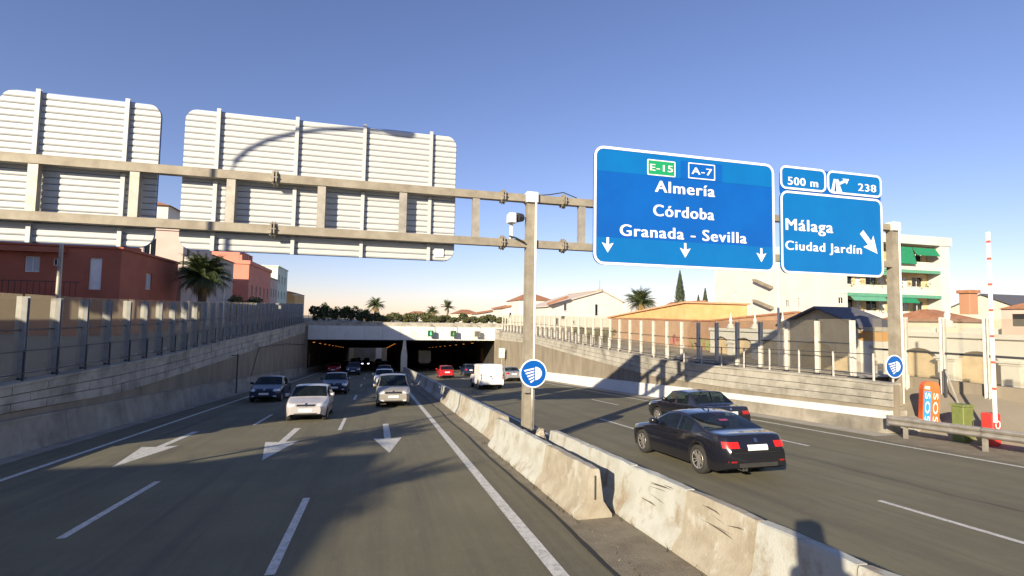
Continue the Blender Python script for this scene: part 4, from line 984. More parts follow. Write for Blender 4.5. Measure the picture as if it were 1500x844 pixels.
lamp_px(330, 388, -13.5, -.7, 'pale street lamp in front of the pink block on the left')
lamp_px(445, 432, -14, -1.2, 'small distant street lamp above the left end of the tunnel')
p = pY(91, 345, 24); lamp(p.x, 24, gz(p.x, 24), 6.2, -.6, 'grey lamp post in front of the terracotta house', .08)
lamp_px(1139, 372, 23, -.5, 'slim white lamp post between the blue signs')

# ================================================================ BUILDINGS
def facade(org, u, w, h, ops, m, parent, dep=.16, frame=M_white, nm='wall', glassm=None):
    """a vertical wall from org along the unit vector u, with real openings; ops: (u0, v0, u1, v1[, kind])"""
    u = Vector(u); upv = Vector((0, 0, 1)); nrm = u.cross(upv); org = Vector(org)
    ops = [o for o in ops if o[0] > .05 and o[2] < w-.05 and o[1] >= 0 and o[3] < h-.02]
    us = sorted({0, w, *[o[0] for o in ops], *[o[2] for o in ops]}); vs = sorted({0, h, *[o[1] for o in ops], *[o[3] for o in ops]})
    b = MB(); P = lambda a, c, d=0: org+u*a+upv*c-nrm*d
    for a, c in zip(us, us[1:]):
        for e, f in zip(vs, vs[1:]):
            ma, me_ = (a+c)/2, (e+f)/2
            if any(o[0] < ma < o[2] and o[1] < me_ < o[3] for o in ops): continue
            b.quad(P(a, e), P(c, e), P(c, f), P(a, f))
    for o in ops:
        a, e, c, f = o[:4]
        b.quad(P(a, e), P(a, f), P(a, f, dep), P(a, e, dep)); b.quad(P(c, e), P(c, e, dep), P(c, f, dep), P(c, f)); b.quad(P(a, f), P(c, f), P(c, f, dep), P(a, f, dep)); b.quad(P(a, e), P(a, e, dep), P(c, e, dep), P(c, e))
    b.build(nm, m, parent, fixn=False)
    for o in ops:
        a, e, c, f = o[:4]; k = o[4] if len(o) > 4 else 'glass'
        d = dep-.01; fwd = .05
        pm_ = {'glass': M_wglass, 'shut': M_shut, 'white': M_white, 'dark': M_trim, 'tan': None}.get(k) or M_block
        pb = MB(); pb.quad(P(a, e, d), P(c, e, d), P(c, f, d), P(a, f, d)); win = pb.build('window' if k != 'white' else 'door', pm_, parent, fixn=False)
        if k in ('glass', 'shut'):
            fb = MB()
            for (q0, q1, r0, r1) in ((a, c, e, e+fwd), (a, c, f-fwd, f), (a, a+fwd, e+fwd, f-fwd), (c-fwd, c, e+fwd, f-fwd), ((a+c)/2-.025, (a+c)/2+.025, e+fwd, f-fwd)):
                fb.loft([[P(q0, r0, d-.006), P(q1, r0, d-.006), P(q1, r1, d-.006), P(q0, r1, d-.006)], [P(q0, r0, d-.05), P(q1, r0, d-.05), P(q1, r1, d-.05), P(q0, r1, d-.05)]], True, True)
            fo_ = fb.build('frame', frame, parent)
            sb = MB(); sb.loft([[P(a-.06, e-.06, -.05), P(c+.06, e-.06, -.05), P(c+.06, e-.003, -.05), P(a-.06, e-.003, -.05)], [P(a-.06, e-.06, dep*.6), P(c+.06, e-.06, dep*.6), P(c+.06, e-.003, dep*.6), P(a-.06, e-.003, dep*.6)]], True, True); sb.build('sill', m, parent)
def block(name, label, x0, x1, y0, y1, z0, z1, m, S_=(), E_=(), W_=(), roof=None, cat='building', group=None, parapet=.0, rm=None):
    t = thing(name, label, cat, ((x0+x1)/2, y0, z0), group); h = z1-z0
    facade((x0, y0, z0), (1, 0, 0), x1-x0, h, list(S_), m, t)
    facade((x1, y0, z0), (0, 1, 0), y1-y0, h, list(E_), m, t)
    facade((x1, y1, z0), (-1, 0, 0), x1-x0, h, [], m, t)
    facade((x0, y1, z0), (0, -1, 0), y1-y0, h, [(y1-y0-o[2], o[1], y1-y0-o[0], *o[3:]) for o in W_], m, t)
    o = .25; rm = rm or M_roof
    if roof is None:
        MB().box(x0+.01, x1-.01, y0+.01, y1-.01, z1-.15, z1-.05).build('roof', M_conc, t)
        pp = max(parapet, .18); b = MB(); e = .14
        b.box(x0-e, x1+e, y0-e, y0+.12, z1, z1+pp).box(x0-e, x1+e, y1-.12, y1+e, z1, z1+pp).box(x0-e, x0+.12, y0+.12, y1-.12, z1, z1+pp).box(x1-.12, x1+e, y0+.12, y1-.12, z1, z1+pp)
        b.build('parapet', m, t)
    elif roof[0] == 'gable_y':      # ridge runs along Y, gable faces -Y
        hh = roof[1]; xm = (x0+x1)/2; b = MB()
        b.prism([(x0, z1), (x1, z1), (xm, z1+hh)], y0+.002, y1-.002, 'y'); b.build('gable', m, t)
        b = MB(); tk = .14
        for s, xa in ((-1, x0), (1, x1)):
            ex = xa+s*o; ez = z1-hh*o/((x1-x0)/2)
            b.loft([[(ex, y, ez+.01), (xm, y, z1+hh+.01), (xm, y, z1+hh+tk), (ex, y, ez+tk)] for y in (y0-o, y1+o)], True, True)
        r = b.build('roof', rm, t)
    elif roof[0] == 'gable_x':      # ridge runs along X, gable faces -X
        hh = roof[1]; ym = (y0+y1)/2; b = MB()
        b.prism([(y0, z1), (y1, z1), (ym, z1+hh)], x0+.002, x1-.002, 'x'); b.build('gable', m, t)
        b = MB(); tk = .14
        for s, ya in ((-1, y0), (1, y1)):
            ey = ya+s*o; ez = z1-hh*o/((y1-y0)/2)
            b.loft([[(x, ey, ez+.01), (x, ym, z1+hh+.01), (x, ym, z1+hh+tk), (x, ey, ez+tk)] for x in (x0-o, x1+o)], True, True)
        b.build('roof', rm, t)
    elif roof[0] == 'hip':
        hh = roof[1]; xm, ym = (x0+x1)/2, (y0+y1)/2; k = min(x1-x0, y1-y0)*.35
        b = MB(); b.add([(x0-o, y0-o, z1+.01), (x1+o, y0-o, z1+.01), (x1+o, y1+o, z1+.01), (x0-o, y1+o, z1+.01), (xm-(x1-x0)/2+k, ym, z1+hh), (xm+(x1-x0)/2-k, ym, z1+hh)], [(0, 1, 5, 4), (1, 2, 5), (2, 3, 4, 5), (3, 0, 4), (0, 3, 2, 1)]); b.build('roof', rm, t)
    return t
M_roof = mat('clay_tiles', (.40, .19, .10), .9, col2=(.28, .12, .06), scale=2.0, stretch=(1, 1, 1), bump=.6, bscale=6)
M_terra = mat('terracotta_render', (.40, .125, .075), .9, var=.10, scale=.6)
M_salmon = mat('salmon_render', (.60, .24, .17), .9, var=.08, scale=.6)
M_rwhite = mat('white_render', (.58, .58, .54), .9, col2=(.50, .50, .46), scale=.5, thr=(.25, .6))
M_cream = mat('cream_render', (.68, .62, .50), .9, var=.08, scale=.5)
M_pinkg = mat('pinkish_grey_render', (.52, .42, .37), .9, var=.08, scale=.5)
M_peach = mat('peach_render', (.66, .42, .19), .9, col2=(.58, .34, .14), scale=.7)
M_brick = mat('brown_brick', (.42, .26, .155), .95, col2=(.34, .20, .12), scale=1.2)
overlay(M_brick, (.42, .28, .18), 5, (.5, .7), (1, 1, 4), .6)
def g_(x, y): return gz(x, y)-.05
# --- left street
def winsS(px_list, Y, z0, x0, kind='glass'):
    out = []
    for (xa, ya, xb, yb) in px_list:
        a, c = pY(xa, yb, Y), pY(xb, ya, Y); out.append((a.x-x0, a.z-z0, c.x-x0, c.z-z0, kind))
    return out
def winsE(px_list, X, z0, y0, kind='glass'):
    out = []
    for (xa, ya, xb, yb) in px_list:
        a, c = pX(xa, yb, X), pX(xb, ya, X); out.append((a.y-y0, a.z-z0, c.y-y0, c.z-z0, kind))
    return out
z0 = 1.0; Yt = 41.2; xe = -17.4
ops = winsS([(35, 376, 59, 398)], Yt, z0, -36, 'shut')+winsS([(77, 379, 89, 389)], Yt, z0, -36)+winsS([(128, 378, 150, 424)], Yt, z0, -36, 'white')
opE = winsE([(171, 381, 180, 428), (213, 402, 223, 424)], xe, z0, Yt, 'shut')
tb = block('terracotta_house', 'terracotta house with a railed terrace behind the left noise barrier', -36, xe, Yt, 51.6, z0, 7.2, M_terra, ops, opE, parapet=.12)
b = MB(); b.prism([(Yt, 7.38), (Yt+2.6, 7.38), (Yt+2.6, 7.55), (Yt, 7.8)], xe-.3, xe+.16, 'x'); b.build('raised_parapet', M_terra, tb)
MB().box(-36, xe-3.2, Yt-.5, Yt-.003, 6.75, 7.1).build('eave', M_terra, tb)
b = MB().box(-36, xe-1.6, Yt-1.7, Yt-.005, 3.55, 3.75); b.build('balcony', M_terra, tb)
for k in range(52):
    x = -36+.33*k
    if x > xe-1.65: break
    MB().box(x-.012, x+.012, Yt-1.66, Yt-1.63, 3.751, 4.7).build('baluster', M_dark, tb)
MB().box(-36, xe-1.6, Yt-1.68, Yt-1.61, 4.7, 4.75).build('railing', M_dark, tb)
MB().box(xe-4.5, xe-1.62, Yt-1.5, Yt-1.45, 1.0, 3.54).build('terrace_wall', M_terra, tb)
for i, (x0_, x1_, y0_, y1_, zt_, m_, lb) in enumerate(((-19.6, -17.2, 9.0, 27.6, 5.7, M_cream, 'cream house just left of the view, shading the far lanes'), (-28, -17.2, -26, -3.4, 7.4, M_terra, 'red house left of the viewpoint, shading the near lanes'),
        (-47, -29.5, 14, 36, 13.0, M_rwhite, 'tall white house added out of view to shade the terracotta front'))):  # this tall house is an added occluder, never in view
    block('town_house', lb, x0_, x1_, y0_, y1_, -.3, zt_, m_, [], [(2+3*k, 1, 3.2+3*k, 2.4) for k in range(4)], group='houses on the left street')
b1 = block('pale_house', 'pale pinkish house with a corner balcony behind the terracotta house', -30, -17.6, 53.2, 61.5, 1.2, 10.4, M_pinkg, [(9.2, 6.6, 10.2, 8.4), (6.5, 6.6, 7.4, 8.0)], [(1.0, 6.2, 1.8, 8.4, 'dark'), (3.6, 7.0, 4.4, 8.0), (6.1, 7.0, 6.9, 8.0), (3.6, 3.8, 4.4, 5), (6.1, 3.8, 6.9, 5)], parapet=.5)
MB().box(-17.598, -16.3, 53.3, 58.6, 7.0, 7.2).build('balcony_slab', M_pinkg, b1); MB().box(-16.42, -16.3, 53.3, 58.6, 7.203, 8.1).build('balcony_front', M_rwhite, b1); MB().box(-17.59, -16.43, 53.3, 53.42, 7.203, 8.1).build('balcony_side', M_rwhite, b1)
MB().box(-25, -20, 56, 60, 10.35, 13.2).build('roof_room', M_rwhite, b1)
MB().loft([[(-25.3, 55.7, 13.21), (-19.7, 55.7, 13.21), (-19.7, 60.3, 13.21), (-25.3, 60.3, 13.21)], [(-23, 57.8, 14.0), (-22, 57.8, 14.0), (-22, 58.2, 14.0), (-23, 58.2, 14.0)]], True, True).build('roof', M_roof, b1)
block('grey_house', 'grey house with small blue window between the pale house and the palm', -30, -17.9, 62.3, 71.5, 1.3, 9.3, mat('grey_render', (.40, .37, .34), .9, var=.1), [(9.5, 6.2, 10.6, 7.4)], [(1.2, 5.6, 2.2, 7.0, 'shut'), (4.5, 5.6, 5.5, 7.0), (7, 5.6, 8, 7)], roof=('hip', .5))
pk = block('pink_house', 'salmon pink flat-roofed block beyond the palm on the left', -29, -17, 75.5, 90, 1.5, 9.6, M_salmon, [(5, 4, 6, 5.4)], [(1.5+2.6*k, 1.2+2.8*j, 2.6+2.6*k, 2.6+2.8*j) for k in range(5) for j in range(3)], parapet=.5)
MB().box(-26, -18.6, 77, 84, 10.1, 11.6).build('roof_room', M_salmon, pk)
for k in range(6): MB().box(-18.58, -18.3, 77+1.1*k, 77.6+1.1*k, 10.1, 11.0+.5*(k % 2)).build('roof_planter', M_salmon, pk)
MB().tube([(-17.6, 76.5, 10), (-17.6, 76.5, 12)], .03, 5).build('antenna', M_dark, pk)
block('row_house', 'narrow whitish house next to the salmon block', -28, -17.2, 90.5, 97, 1.6, 8.8, M_pinkg, [], [(1+2*k, 1.4+2.8*j, 1.9+2*k, 2.8+2.8*j) for k in range(3) for j in range(2)])
wb_ = block('white_block', 'slim white and pale green block at the end of the left row', -25, -17.4, 98, 108, 1.6, 11.4, mat('pale_green_render', (.58, .68, .56), .9, var=.06), [(3, 6, 4, 7.4), (5.2, 6, 6, 7.4)], [(1+3*k, 1.4+2.8*j, 2+3*k, 2.8+2.8*j) for k in range(3) for j in range(3)])
block('low_house', 'low ochre house right of the white block at the end of the left row', -25, -16.5, 112, 126, 1.6, 7.4, M_peach, [], [(1+3*k, 1.4, 2+3*k, 2.8) for k in range(4)], roof=('hip', .8))

# --- right side
M_niche = mat('niche_render', (.50, .40, .25), .95, var=.15, scale=1.5)
CXW = 25.5
cem = thing('arcade_wall', 'white arcaded wall with blind arches and urn finials on the right', 'wall', (CXW, 16.5, .0))
def arch_bay(y0, y1, z0, zs_, zc, n=10):
    """front face (towards -X) of one bay with an arched recess"""
    b = MB(); X = CXW; cy = (y0+y1)/2; hw_ = (y1-y0)/2-.42; D = .3
    arc = [(cy-hw_*math.cos(math.pi*k/n), zs_+(hw_*.62)*math.sin(math.pi*k/n)) for k in range(n+1)]
    b.quad((X, y0, z0), (X, cy-hw_, z0), (X, cy-hw_, zs_), (X, y0, zs_)); b.quad((X, cy+hw_, z0), (X, y1, z0), (X, y1, zs_), (X, cy+hw_, zs_))
    b.quad((X, y0, zs_), (X, cy-hw_, zs_), (X, cy-hw_, zc), (X, y0, zc)); b.quad((X, cy+hw_, zs_), (X, y1, zs_), (X, y1, zc), (X, cy+hw_, zc))
    for (a, za), (c, zc2) in zip(arc, arc[1:]):
        b.quad((X, a, za), (X, c, zc2), (X, c, zc), (X, a, zc)); b.quad((X, a, za), (X, c, zc2), (X+D, c, zc2), (X+D, a, za))
    b.quad((X, cy-hw_, z0), (X+D, cy-hw_, z0), (X+D, cy-hw_, zs_), (X, cy-hw_, zs_)); b.quad((X, cy+hw_, z0), (X+D, cy+hw_, z0), (X+D, cy+hw_, zs_), (X, cy+hw_, zs_))
    b.build('arch_bay', M_rwhite, cem)
    nb = MB(); nb.add([(X+D-.01, cy-hw_, z0), (X+D-.01, cy+hw_, z0)]+[(X+D-.01, a, z) for a, z in arc[::-1]], [tuple(range(n+3))]); nb.build('niche_panel', M_niche, cem)
    MB().box(X-.12, X-.002, y0-.32, y0+.32, z0, zs_).build('pilaster', M_rwhite, cem)
    for q, e in ((zs_+.001, .0), (zs_+.09, .06)): MB().box(X-.16-e, X-.001, y0-.38-e, y0+.38+e, q, q+.085).build('pilaster_cap', M_rwhite, cem)
def finial(y, z):
    pr = [(.0, .32), (.1, .32), (.1, .22), (.25, .22), (.3, .1), (.5, .14), (.7, .05), (1.0, .02)]
    b = MB(); n = 10
    b.loft([[(CXW+.1+r_*math.cos(2*math.pi*k/n), y+r_*math.sin(2*math.pi*k/n), z+h*1.15) for k in range(n)] for h, r_ in pr], True, True); b.build('finial', M_rwhite, cem, True)
bays = [5.4+2.51*k for k in range(6)]
for i, y in enumerate(bays):
    arch_bay(y, y+2.51, -.35, 1.24, 2.31)
    if i % 2 == 1: finial(y, 2.78)
    MB().box(CXW-.02, CXW+.35, y+.65, y+1.85, 2.522, 2.77).build('parapet', M_rwhite, cem)
MB().box(CXW-.14, CXW+.45, 4.9, 20.48, 2.313, 2.52).build('cornice', M_rwhite, cem)
MB().box(CXW+.36, CXW+.7, 4.9, 20.48, -.35, 2.31).build('wall_core', M_rwhite, cem)
for i, y in enumerate((27.75, 30.3, 32.85)):
    arch_bay(y, y+2.55, -.1, 1.24, 2.2); finial(y+.2, 2.43)
MB().box(CXW-.14, CXW+.45, 27.75, 35.4, 2.203, 2.42).build('cornice', M_rwhite, cem); MB().box(CXW+.36, CXW+.7, 27.75, 35.4, -.1, 2.2).build('wall_core', M_rwhite, cem)
# gatehouse
M_slate = mat('slate_tiles', (.10, .10, .115), .7, var=.3, scale=6)
gh = thing('gatehouse', 'small gabled gatehouse with arched door and grey roof on the right', 'gatehouse', (CXW, 24.6, 0))
y0_, y1_, xg = 21.95, 27.3, CXW-.4; ym = (y0_+y1_)/2
b = MB(); n = 12; hw_ = 1.28; zs_ = 1.25
arc = [(ym+.3-hw_*math.cos(math.pi*k/n), zs_+.6*math.sin(math.pi*k/n)) for k in range(n+1)]
b.quad((xg, y0_, -.3), (xg, arc[0][0], -.3), (xg, arc[0][0], zs_), (xg, y0_, zs_)); b.quad((xg, arc[-1][0], -.3), (xg, y1_, -.3), (xg, y1_, zs_), (xg, arc[-1][0], zs_))
b.quad((xg, y0_, zs_), (xg, arc[0][0], zs_), (xg, arc[0][0], 2.75), (xg, y0_, 2.75)); b.quad((xg, arc[-1][0], zs_), (xg, y1_, zs_), (xg, y1_, 2.75), (xg, arc[-1][0], 2.75))
for (a, za), (c, zc) in zip(arc, arc[1:]):
    b.quad((xg, a, za), (xg, c, zc), (xg, c, 2.75), (xg, a, 2.75)); b.quad((xg, a, za), (xg, c, zc), (xg+.4, c, zc), (xg+.4, a, za))
b.add([(xg, y0_, 2.75), (xg, y1_, 2.75), (xg, ym, 3.75)], [(0, 1, 2)])
b.build('front_wall', M_niche, gh)
MB().box(xg+.01, xg+2.4, y0_, y0_+.3, -.3, 2.75).build('side_wall', M_rwhite, gh); MB().box(xg+.01, xg+2.4, y1_-.3, y1_, -.3, 2.75).build('side_wall', M_rwhite, gh)
MB().box(xg+.38, xg+.45, ym-1.1, ym+1.7, -.3, 1.88).build('door', mat('gate_wood', (.20, .16, .10), .8, var=.2, scale=4), gh)
for (a, za), (c, zc) in zip(arc, arc[1:]):
    MB().loft([[(xg-.05, a, za), (xg-.05, a+(a-ym-.3)*.12, za+.18), (xg-.002, a+(a-ym-.3)*.12, za+.18), (xg-.002, a, za)], [(xg-.05, c, zc), (xg-.05, c+(c-ym-.3)*.12, zc+.18), (xg-.002, c+(c-ym-.3)*.12, zc+.18), (xg-.002, c, zc)]], True, True).build('arch_stone', M_block, gh)
b = MB()
for s, ya in ((-1, y0_), (1, y1_)):
    ey, ez = ya+s*.35, 2.75-1.0*.35/((y1_-y0_)/2)
    b.loft([[(x, ey, ez+.01), (x, ym, 3.76), (x, ym, 3.88), (x, ey, ez+.15)] for x in (xg-.35, xg+2.6)], True, True)
b.build('roof', M_slate, gh)
pr = [(ym-.3+.0+.28*math.cos(rad(a)), 2.9+.28*math.sin(rad(a))) for a in range(0, 181, 20)]+[(ym-.58, 2.3), (ym-.02, 2.3)]
b = MB(); b.prism([(q[0]+.3, q[1]) for q in pr], xg-.05, xg-.003, 'x'); b.build('niche_surround', M_block, gh)
b = MB(); b.prism([(q[0]*.62+ym*.38+.19, q[1]*.62+2.7*.38) for q in pr], xg-.06, xg-.051, 'x'); b.build('niche', M_trim, gh)
MB().tube([(xg-.1, ym, 2.45), (xg-.1, ym, 2.7), (xg-.1, ym, 2.8), (xg-.1, ym, 2.9)], [.08, .06, .05, .03], 8).build('statue', M_block, gh)
MB().box(xg-.4, xg-.02, y0_-.05, y0_+.4, -.3, 2.72).build('corner_pier', M_block, gh)
MB().box(xg-.12, xg+3, 20.6, y0_-.06, 2.0, 2.5).build('ochre_band', mat('ochre', (.50, .28, .09), .9), gh); MB().box(xg-.18, xg+3, 20.6, y0_-.06, 2.503, 2.72).build('band_cornice', M_block, gh); MB().box(xg-.1, xg+3, 20.6, y0_-.06, -.3, 1.997).build('annex_wall', M_rwhite, gh)
for k, zz in enumerate((.8, 1.2, 1.6)): MB().box(xg-.2, xg-.103, 20.9+.08*k, 21.15+.08*k, zz, zz+.2).build('corbel', M_block, gh)
# brick wall with sloping top
bw = thing('brick_wall', 'long brown brick wall with faded graffiti behind the right noise barrier', 'wall', (26.4, 45, .2))
pts = [(pX(x, y, 26.4).y, pX(x, y, 26.4).z) for x, y in ((1165, 459), (1120, 463), (1040, 471), (1000, 470), (950, 468), (892, 467))]
for (ya, za), (yb, zb_) in zip(pts, pts[1:]):
    b = MB(); b.prism([(ya, -.2), (yb, -.2), (yb, zb_), (ya, za)], 26.4, 26.8, 'x'); b.build('wall_section', M_brick, bw)
    b = MB(); b.prism([(ya, za+.003), (yb, zb_+.003), (yb, zb_+.13), (ya, za+.13)], 26.32, 26.88, 'x'); b.build('coping', M_roof, bw)
def graffiti(xa, ya, xb, yb, m):
    a, c = pX(xa, yb, 26.4), pX(xb, ya, 26.4); random.seed(int(xa))
    for k in range(6):
        y = a.y+(c.y-a.y)*(k+.5)/6; pts_ = []
        for j in range(5): pts_.append((26.385, y+random.uniform(-.35, .35), a.z+(c.z-a.z)*random.random()))
        b = MB()
        for p, q in zip(pts_, pts_[1:]): b.bar(p, q, .11, .012, upv=(1, 0, 0))
        b.build('graffiti_stroke', m, bw)
graffiti(983, 490, 996, 506, mat('graffiti_red', (.50, .12, .10), .9)); graffiti(1010, 498, 1058, 512, mat('graffiti_green', (.25, .42, .10), .9))
# peach building with rising top
ph = thing('peach_building', 'peach building with a long sloping tiled top behind the brick wall', 'building', (38, 55, .5))
q = [(pX(x, y, 37).y, pX(x, y, 37).z) for x, y in ((1004, 444), (892, 466))]
b = MB(); b.prism([(q[0][0], .2), (q[1][0], .2), (q[1][0], q[1][1]), (q[0][0], q[0][1])], 37, 46, 'x'); b.build('wall', M_peach, ph)
b = MB(); b.prism([(q[0][0]-.3, q[0][1]+.01), (q[1][0]+.3, q[1][1]+.01), (q[1][0]+.3, q[1][1]+.2), (q[0][0]-.3, q[0][1]+.2)], 36.7, 46.3, 'x'); b.build('roof', mat('pale_tiles', (.55, .32, .18), .9, var=.15, scale=3), ph)
# white gabled house and neighbours
Yh = 84
pa, pb_, pc, pd = pY(803, 449, Yh), pY(882, 427, Yh), pY(912, 443, Yh), pY(912, 470, Yh)
wh = thing('gabled_house', 'large white gabled house with tiled eave right of the central post', 'house', ((pa.x+pc.x)/2, Yh, .8))
b = MB(); b.prism([(pa.x, .8), (pc.x, .8), (pc.x, pc.z), (pb_.x, pb_.z), (pa.x, pa.z)], Yh, Yh+16, 'y'); b.build('wall', M_rwhite, wh)
for (s0_, s1_) in ((pa, pb_), (pb_, pc)):
    d = (s1_-s0_).normalized()*.4
    b = MB(); b.loft([[(s0_.x-d.x, y, s0_.z-d.z+.02), (s1_.x+(d.x if s1_ is pc else 0), y, s1_.z+(d.z if s1_ is pc else 0)+.02), (s1_.x+(d.x if s1_ is pc else 0), y, s1_.z+(d.z if s1_ is pc else 0)+.2), (s0_.x-d.x, y, s0_.z-d.z+.2)] for y in (Yh-.35, Yh+16.3)], True, True); b.build('roof', mat('pale_roof', (.55, .47, .40), .9, var=.15, scale=3), wh)
def wpx(par, boxes, Y, m=None):
    for (xa, ya, xb, yb) in boxes:
        a, c = pY(xa, yb, Y), pY(xb, ya, Y); MB().box(a.x, c.x, Y-.06, Y-.004, a.z, c.z).build('window', m or M_wglass, par); MB().box(a.x-.08, c.x+.08, Y-.14, Y-.062, a.z-.12, a.z-.003).build('sill', M_rwhite, par)
        MB().box(a.x-.1, a.x-.005, Y-.1, Y-.004, a.z, c.z+.1).build('shutter', M_shut, par); MB().box(c.x+.005, c.x+.1, Y-.1, Y-.004, a.z, c.z+.1).build('shutter', M_shut, par)
wpx(wh, [(871.5, 446, 875, 462), (826, 445, 829, 455), (812, 466, 817, 476), (822, 463, 827, 467), (838, 470, 841, 474)], Yh)
ea, eb = pY(800, 447, Yh), pY(829, 437, Yh)
b = MB(); b.loft([[(ea.x, y, ea.z), (eb.x, y, eb.z), (eb.x, y, eb.z+.35), (ea.x, y, ea.z+.35)] for y in (Yh-1.3, Yh-.36)], True, True); b.build('tiled_eave', M_roof, wh)
MB().tube([(pb_.x, Yh+1, pb_.z), (pb_.x, Yh+1, pb_.z+2)], .03, 5).build('antenna', M_dark, wh); MB().box(pb_.x-.3, pb_.x+.5, Yh+.6, Yh+1.6, pb_.z-.1, pb_.z+.5).build('chimney', M_conc, wh)
block('tiled_house', 'white house with hipped red tile roof left of the gabled house', 27.0, 34.5, 98, 108, .9, pY(800, 441, 98).z, M_rwhite, [(1.5, 2, 2.5, 3.6), (4.5, 2, 5.5, 3.6)], [], [], roof=('hip', 1.6))
for i, (xa, ya, xb, yb, Y) in enumerate(((736, 462, 770, 443, 104), (700, 470, 742, 452, 125))):
    a, c, d = pY(xa, ya, Y), pY(xb, yb, Y), pY(xb, ya, Y)
    t = thing('terrace_house', ('white terrace house with stepped roofline just left of the central post', 'small white house with sloping roof above the tunnel portal')[i], 'house', ((a.x+c.x)/2, Y, 1))
    b = MB(); b.prism([(a.x, 1), (c.x+1.5, 1), (c.x+1.5, c.z+.1), (a.x, pY(xa, ya-10, Y).z)], Y, Y+9, 'y'); b.build('wall', M_rwhite, t)
    z_a, z_b = pY(xa, ya-10, Y).z, c.z+.1
    b = MB(); b.loft([[(a.x-.4, y, z_a), (c.x+1.6, y, z_b+.01), (c.x+1.6, y, z_b+.25), (a.x-.4, y, z_a+.25)] for y in (Y-.4, Y+9.2)], True, True); b.build('roof', M_roof, t)
    wpx(t, [(xa+10, ya-4, xa+13, ya+3), (xa+20, ya-5, xa+23, ya+2)], Y)
block('distant_house', 'small pink and white house above the middle of the portal', 20.5, 27.5, 140, 150, 1, pY(680, 460, 140).z, M_cream, [(1, 3, 2, 4), (4, 3, 5, 4)], roof=('hip', 1.3))
block('distant_house', 'low cream house behind the right palms above the portal', 8, 16, 160, 168, 1, pY(640, 462, 160).z, M_rwhite, [(1, 2, 2, 3.2), (4, 2, 5, 3.2)], roof=('hip', 1.2))
block('small_white_house', 'small white gabled house beside the cypresses', pY(1012, 460, 62).x, pY(1050, 460, 62).x, 62, 70, .8, pY(1030, 452, 62).z, M_rwhite, [], roof=('gable_y', 1.0), cat='house')
# apartment block with balconies
ax0, ax1, ay0, ay1, az0, az1 = 52.0, 67.0, 47.0, 71.0, .6, 13.2
wl_ = [(70.9-y, z, 70.9-y+1.0, z+1.3) for y, z in ()]
opsW = []
for xa, ya, xb, yb in ((1075, 450, 1080, 460), (1089, 448, 1094, 459), (1076, 428, 1079, 434), (1150, 440, 1155, 450), (1167, 437, 1171, 451), (1226, 436, 1234, 445)):
    a, c = pX(xb, yb, ax0), pX(xa, ya, ax0); opsW.append((a.y-ay0, a.z-az0, c.y-ay0, c.z-az0, 'glass'))
apt = thing('apartment_block', 'white apartment block with green awnings over its balconies on the right', 'apartment block', ((ax0+ax1)/2, ay0, az0))
h = az1-az0; wd = ax1-ax0
facade((ax0, ay1, az0), (0, -1, 0), ay1-ay0, h, [(ay1-ay0-o[2], o[1], ay1-ay0-o[0], *o[3:]) for o in opsW], M_rwhite, apt)
fl = [.0, 3.0, 6.0, 9.0]
opsS = [(.8+3.6*k, f+.15, 2.5+3.6*k, f+2.3, 'glass') for f in fl for k in range(4)]+[(2.8+3.6*k, f+.9, 3.7+3.6*k, f+2.1, 'shut') for f in fl for k in range(3)]
facade((ax0, ay0+1.5, az0), (1, 0, 0), wd-.9, h, opsS, M_peach if False else mat('ochre_render', (.58, .45, .26), .9, var=.1), apt)
facade((ax1, ay0, az0), (0, 1, 0), ay1-ay0, h, [], M_rwhite, apt); facade((ax1, ay1, az0), (-1, 0, 0), wd, h, [], M_rwhite, apt)
MB().box(ax0+.02, ax1-.02, ay0+.02, ay1-.02, az1-.2, az1).build('roof', M_conc, apt)
MB().box(ax0-.1, ax1+.9, ay0-.25, ay0+1.4, az1-.55, az1+.5).build('roof_fascia', M_rwhite, apt)
MB().box(ax1-.9, ax1+.5, ay0-.15, ay0+1.49, az0, az1-.56).build('end_fin', M_rwhite, apt)
M_awn = mat('awning_green', (.012, .20, .095), .8, var=.1, scale=3); M_awn2 = mat('awning_pale_green', (.10, .30, .20), .8, var=.1, scale=3)
for i, f in enumerate(fl):
    z = az0+f
    if i:
        MB().box(ax0-.05, ax1-.92, ay0-.05, ay0+1.49, z-.16, z).build('balcony_slab', M_rwhite, apt)
        for k in range(4):
            xa = ax0+.02+k*(wd-1)/4
            MB().box(xa, xa+(wd-1)/4-.06, ay0-.0, ay0+.08, z+.003, z+.95).build('balcony_front', (M_cream, M_rwhite, M_cream)[(i+k) % 3], apt)
        MB().box(ax0-.05, ax1-.92, ay0-.13, ay0-.053, z-.42, z-.05).build('awning_valance', M_awn2, apt)
for (ua, ub, f, dz, drop, m) in ((6.6, 9.9, 3, 2.7, 2.1, M_awn), (10.0, 13.6, 3, 2.7, 1.0, M_awn), (.4, 5.4, 1, 2.75, .7, M_awn2), (6.7, 10.2, 1, 2.75, .8, M_awn), (.3, 4.8, 0, 2.75, .8, M_awn2), (3, 6, 2, 2.7, .6, M_awn2)):
    z = az0+fl[f]+dz; b = MB(); out = .5
    b.loft([[(ax0+x, ay0+.1, z), (ax0+x, ay0-out, z-drop), (ax0+x, ay0-out+.03, z-drop-.02), (ax0+x, ay0+.14, z-.04)] for x in (ua, ub)], True, True); b.build('awning', m, apt)
random.seed(5)
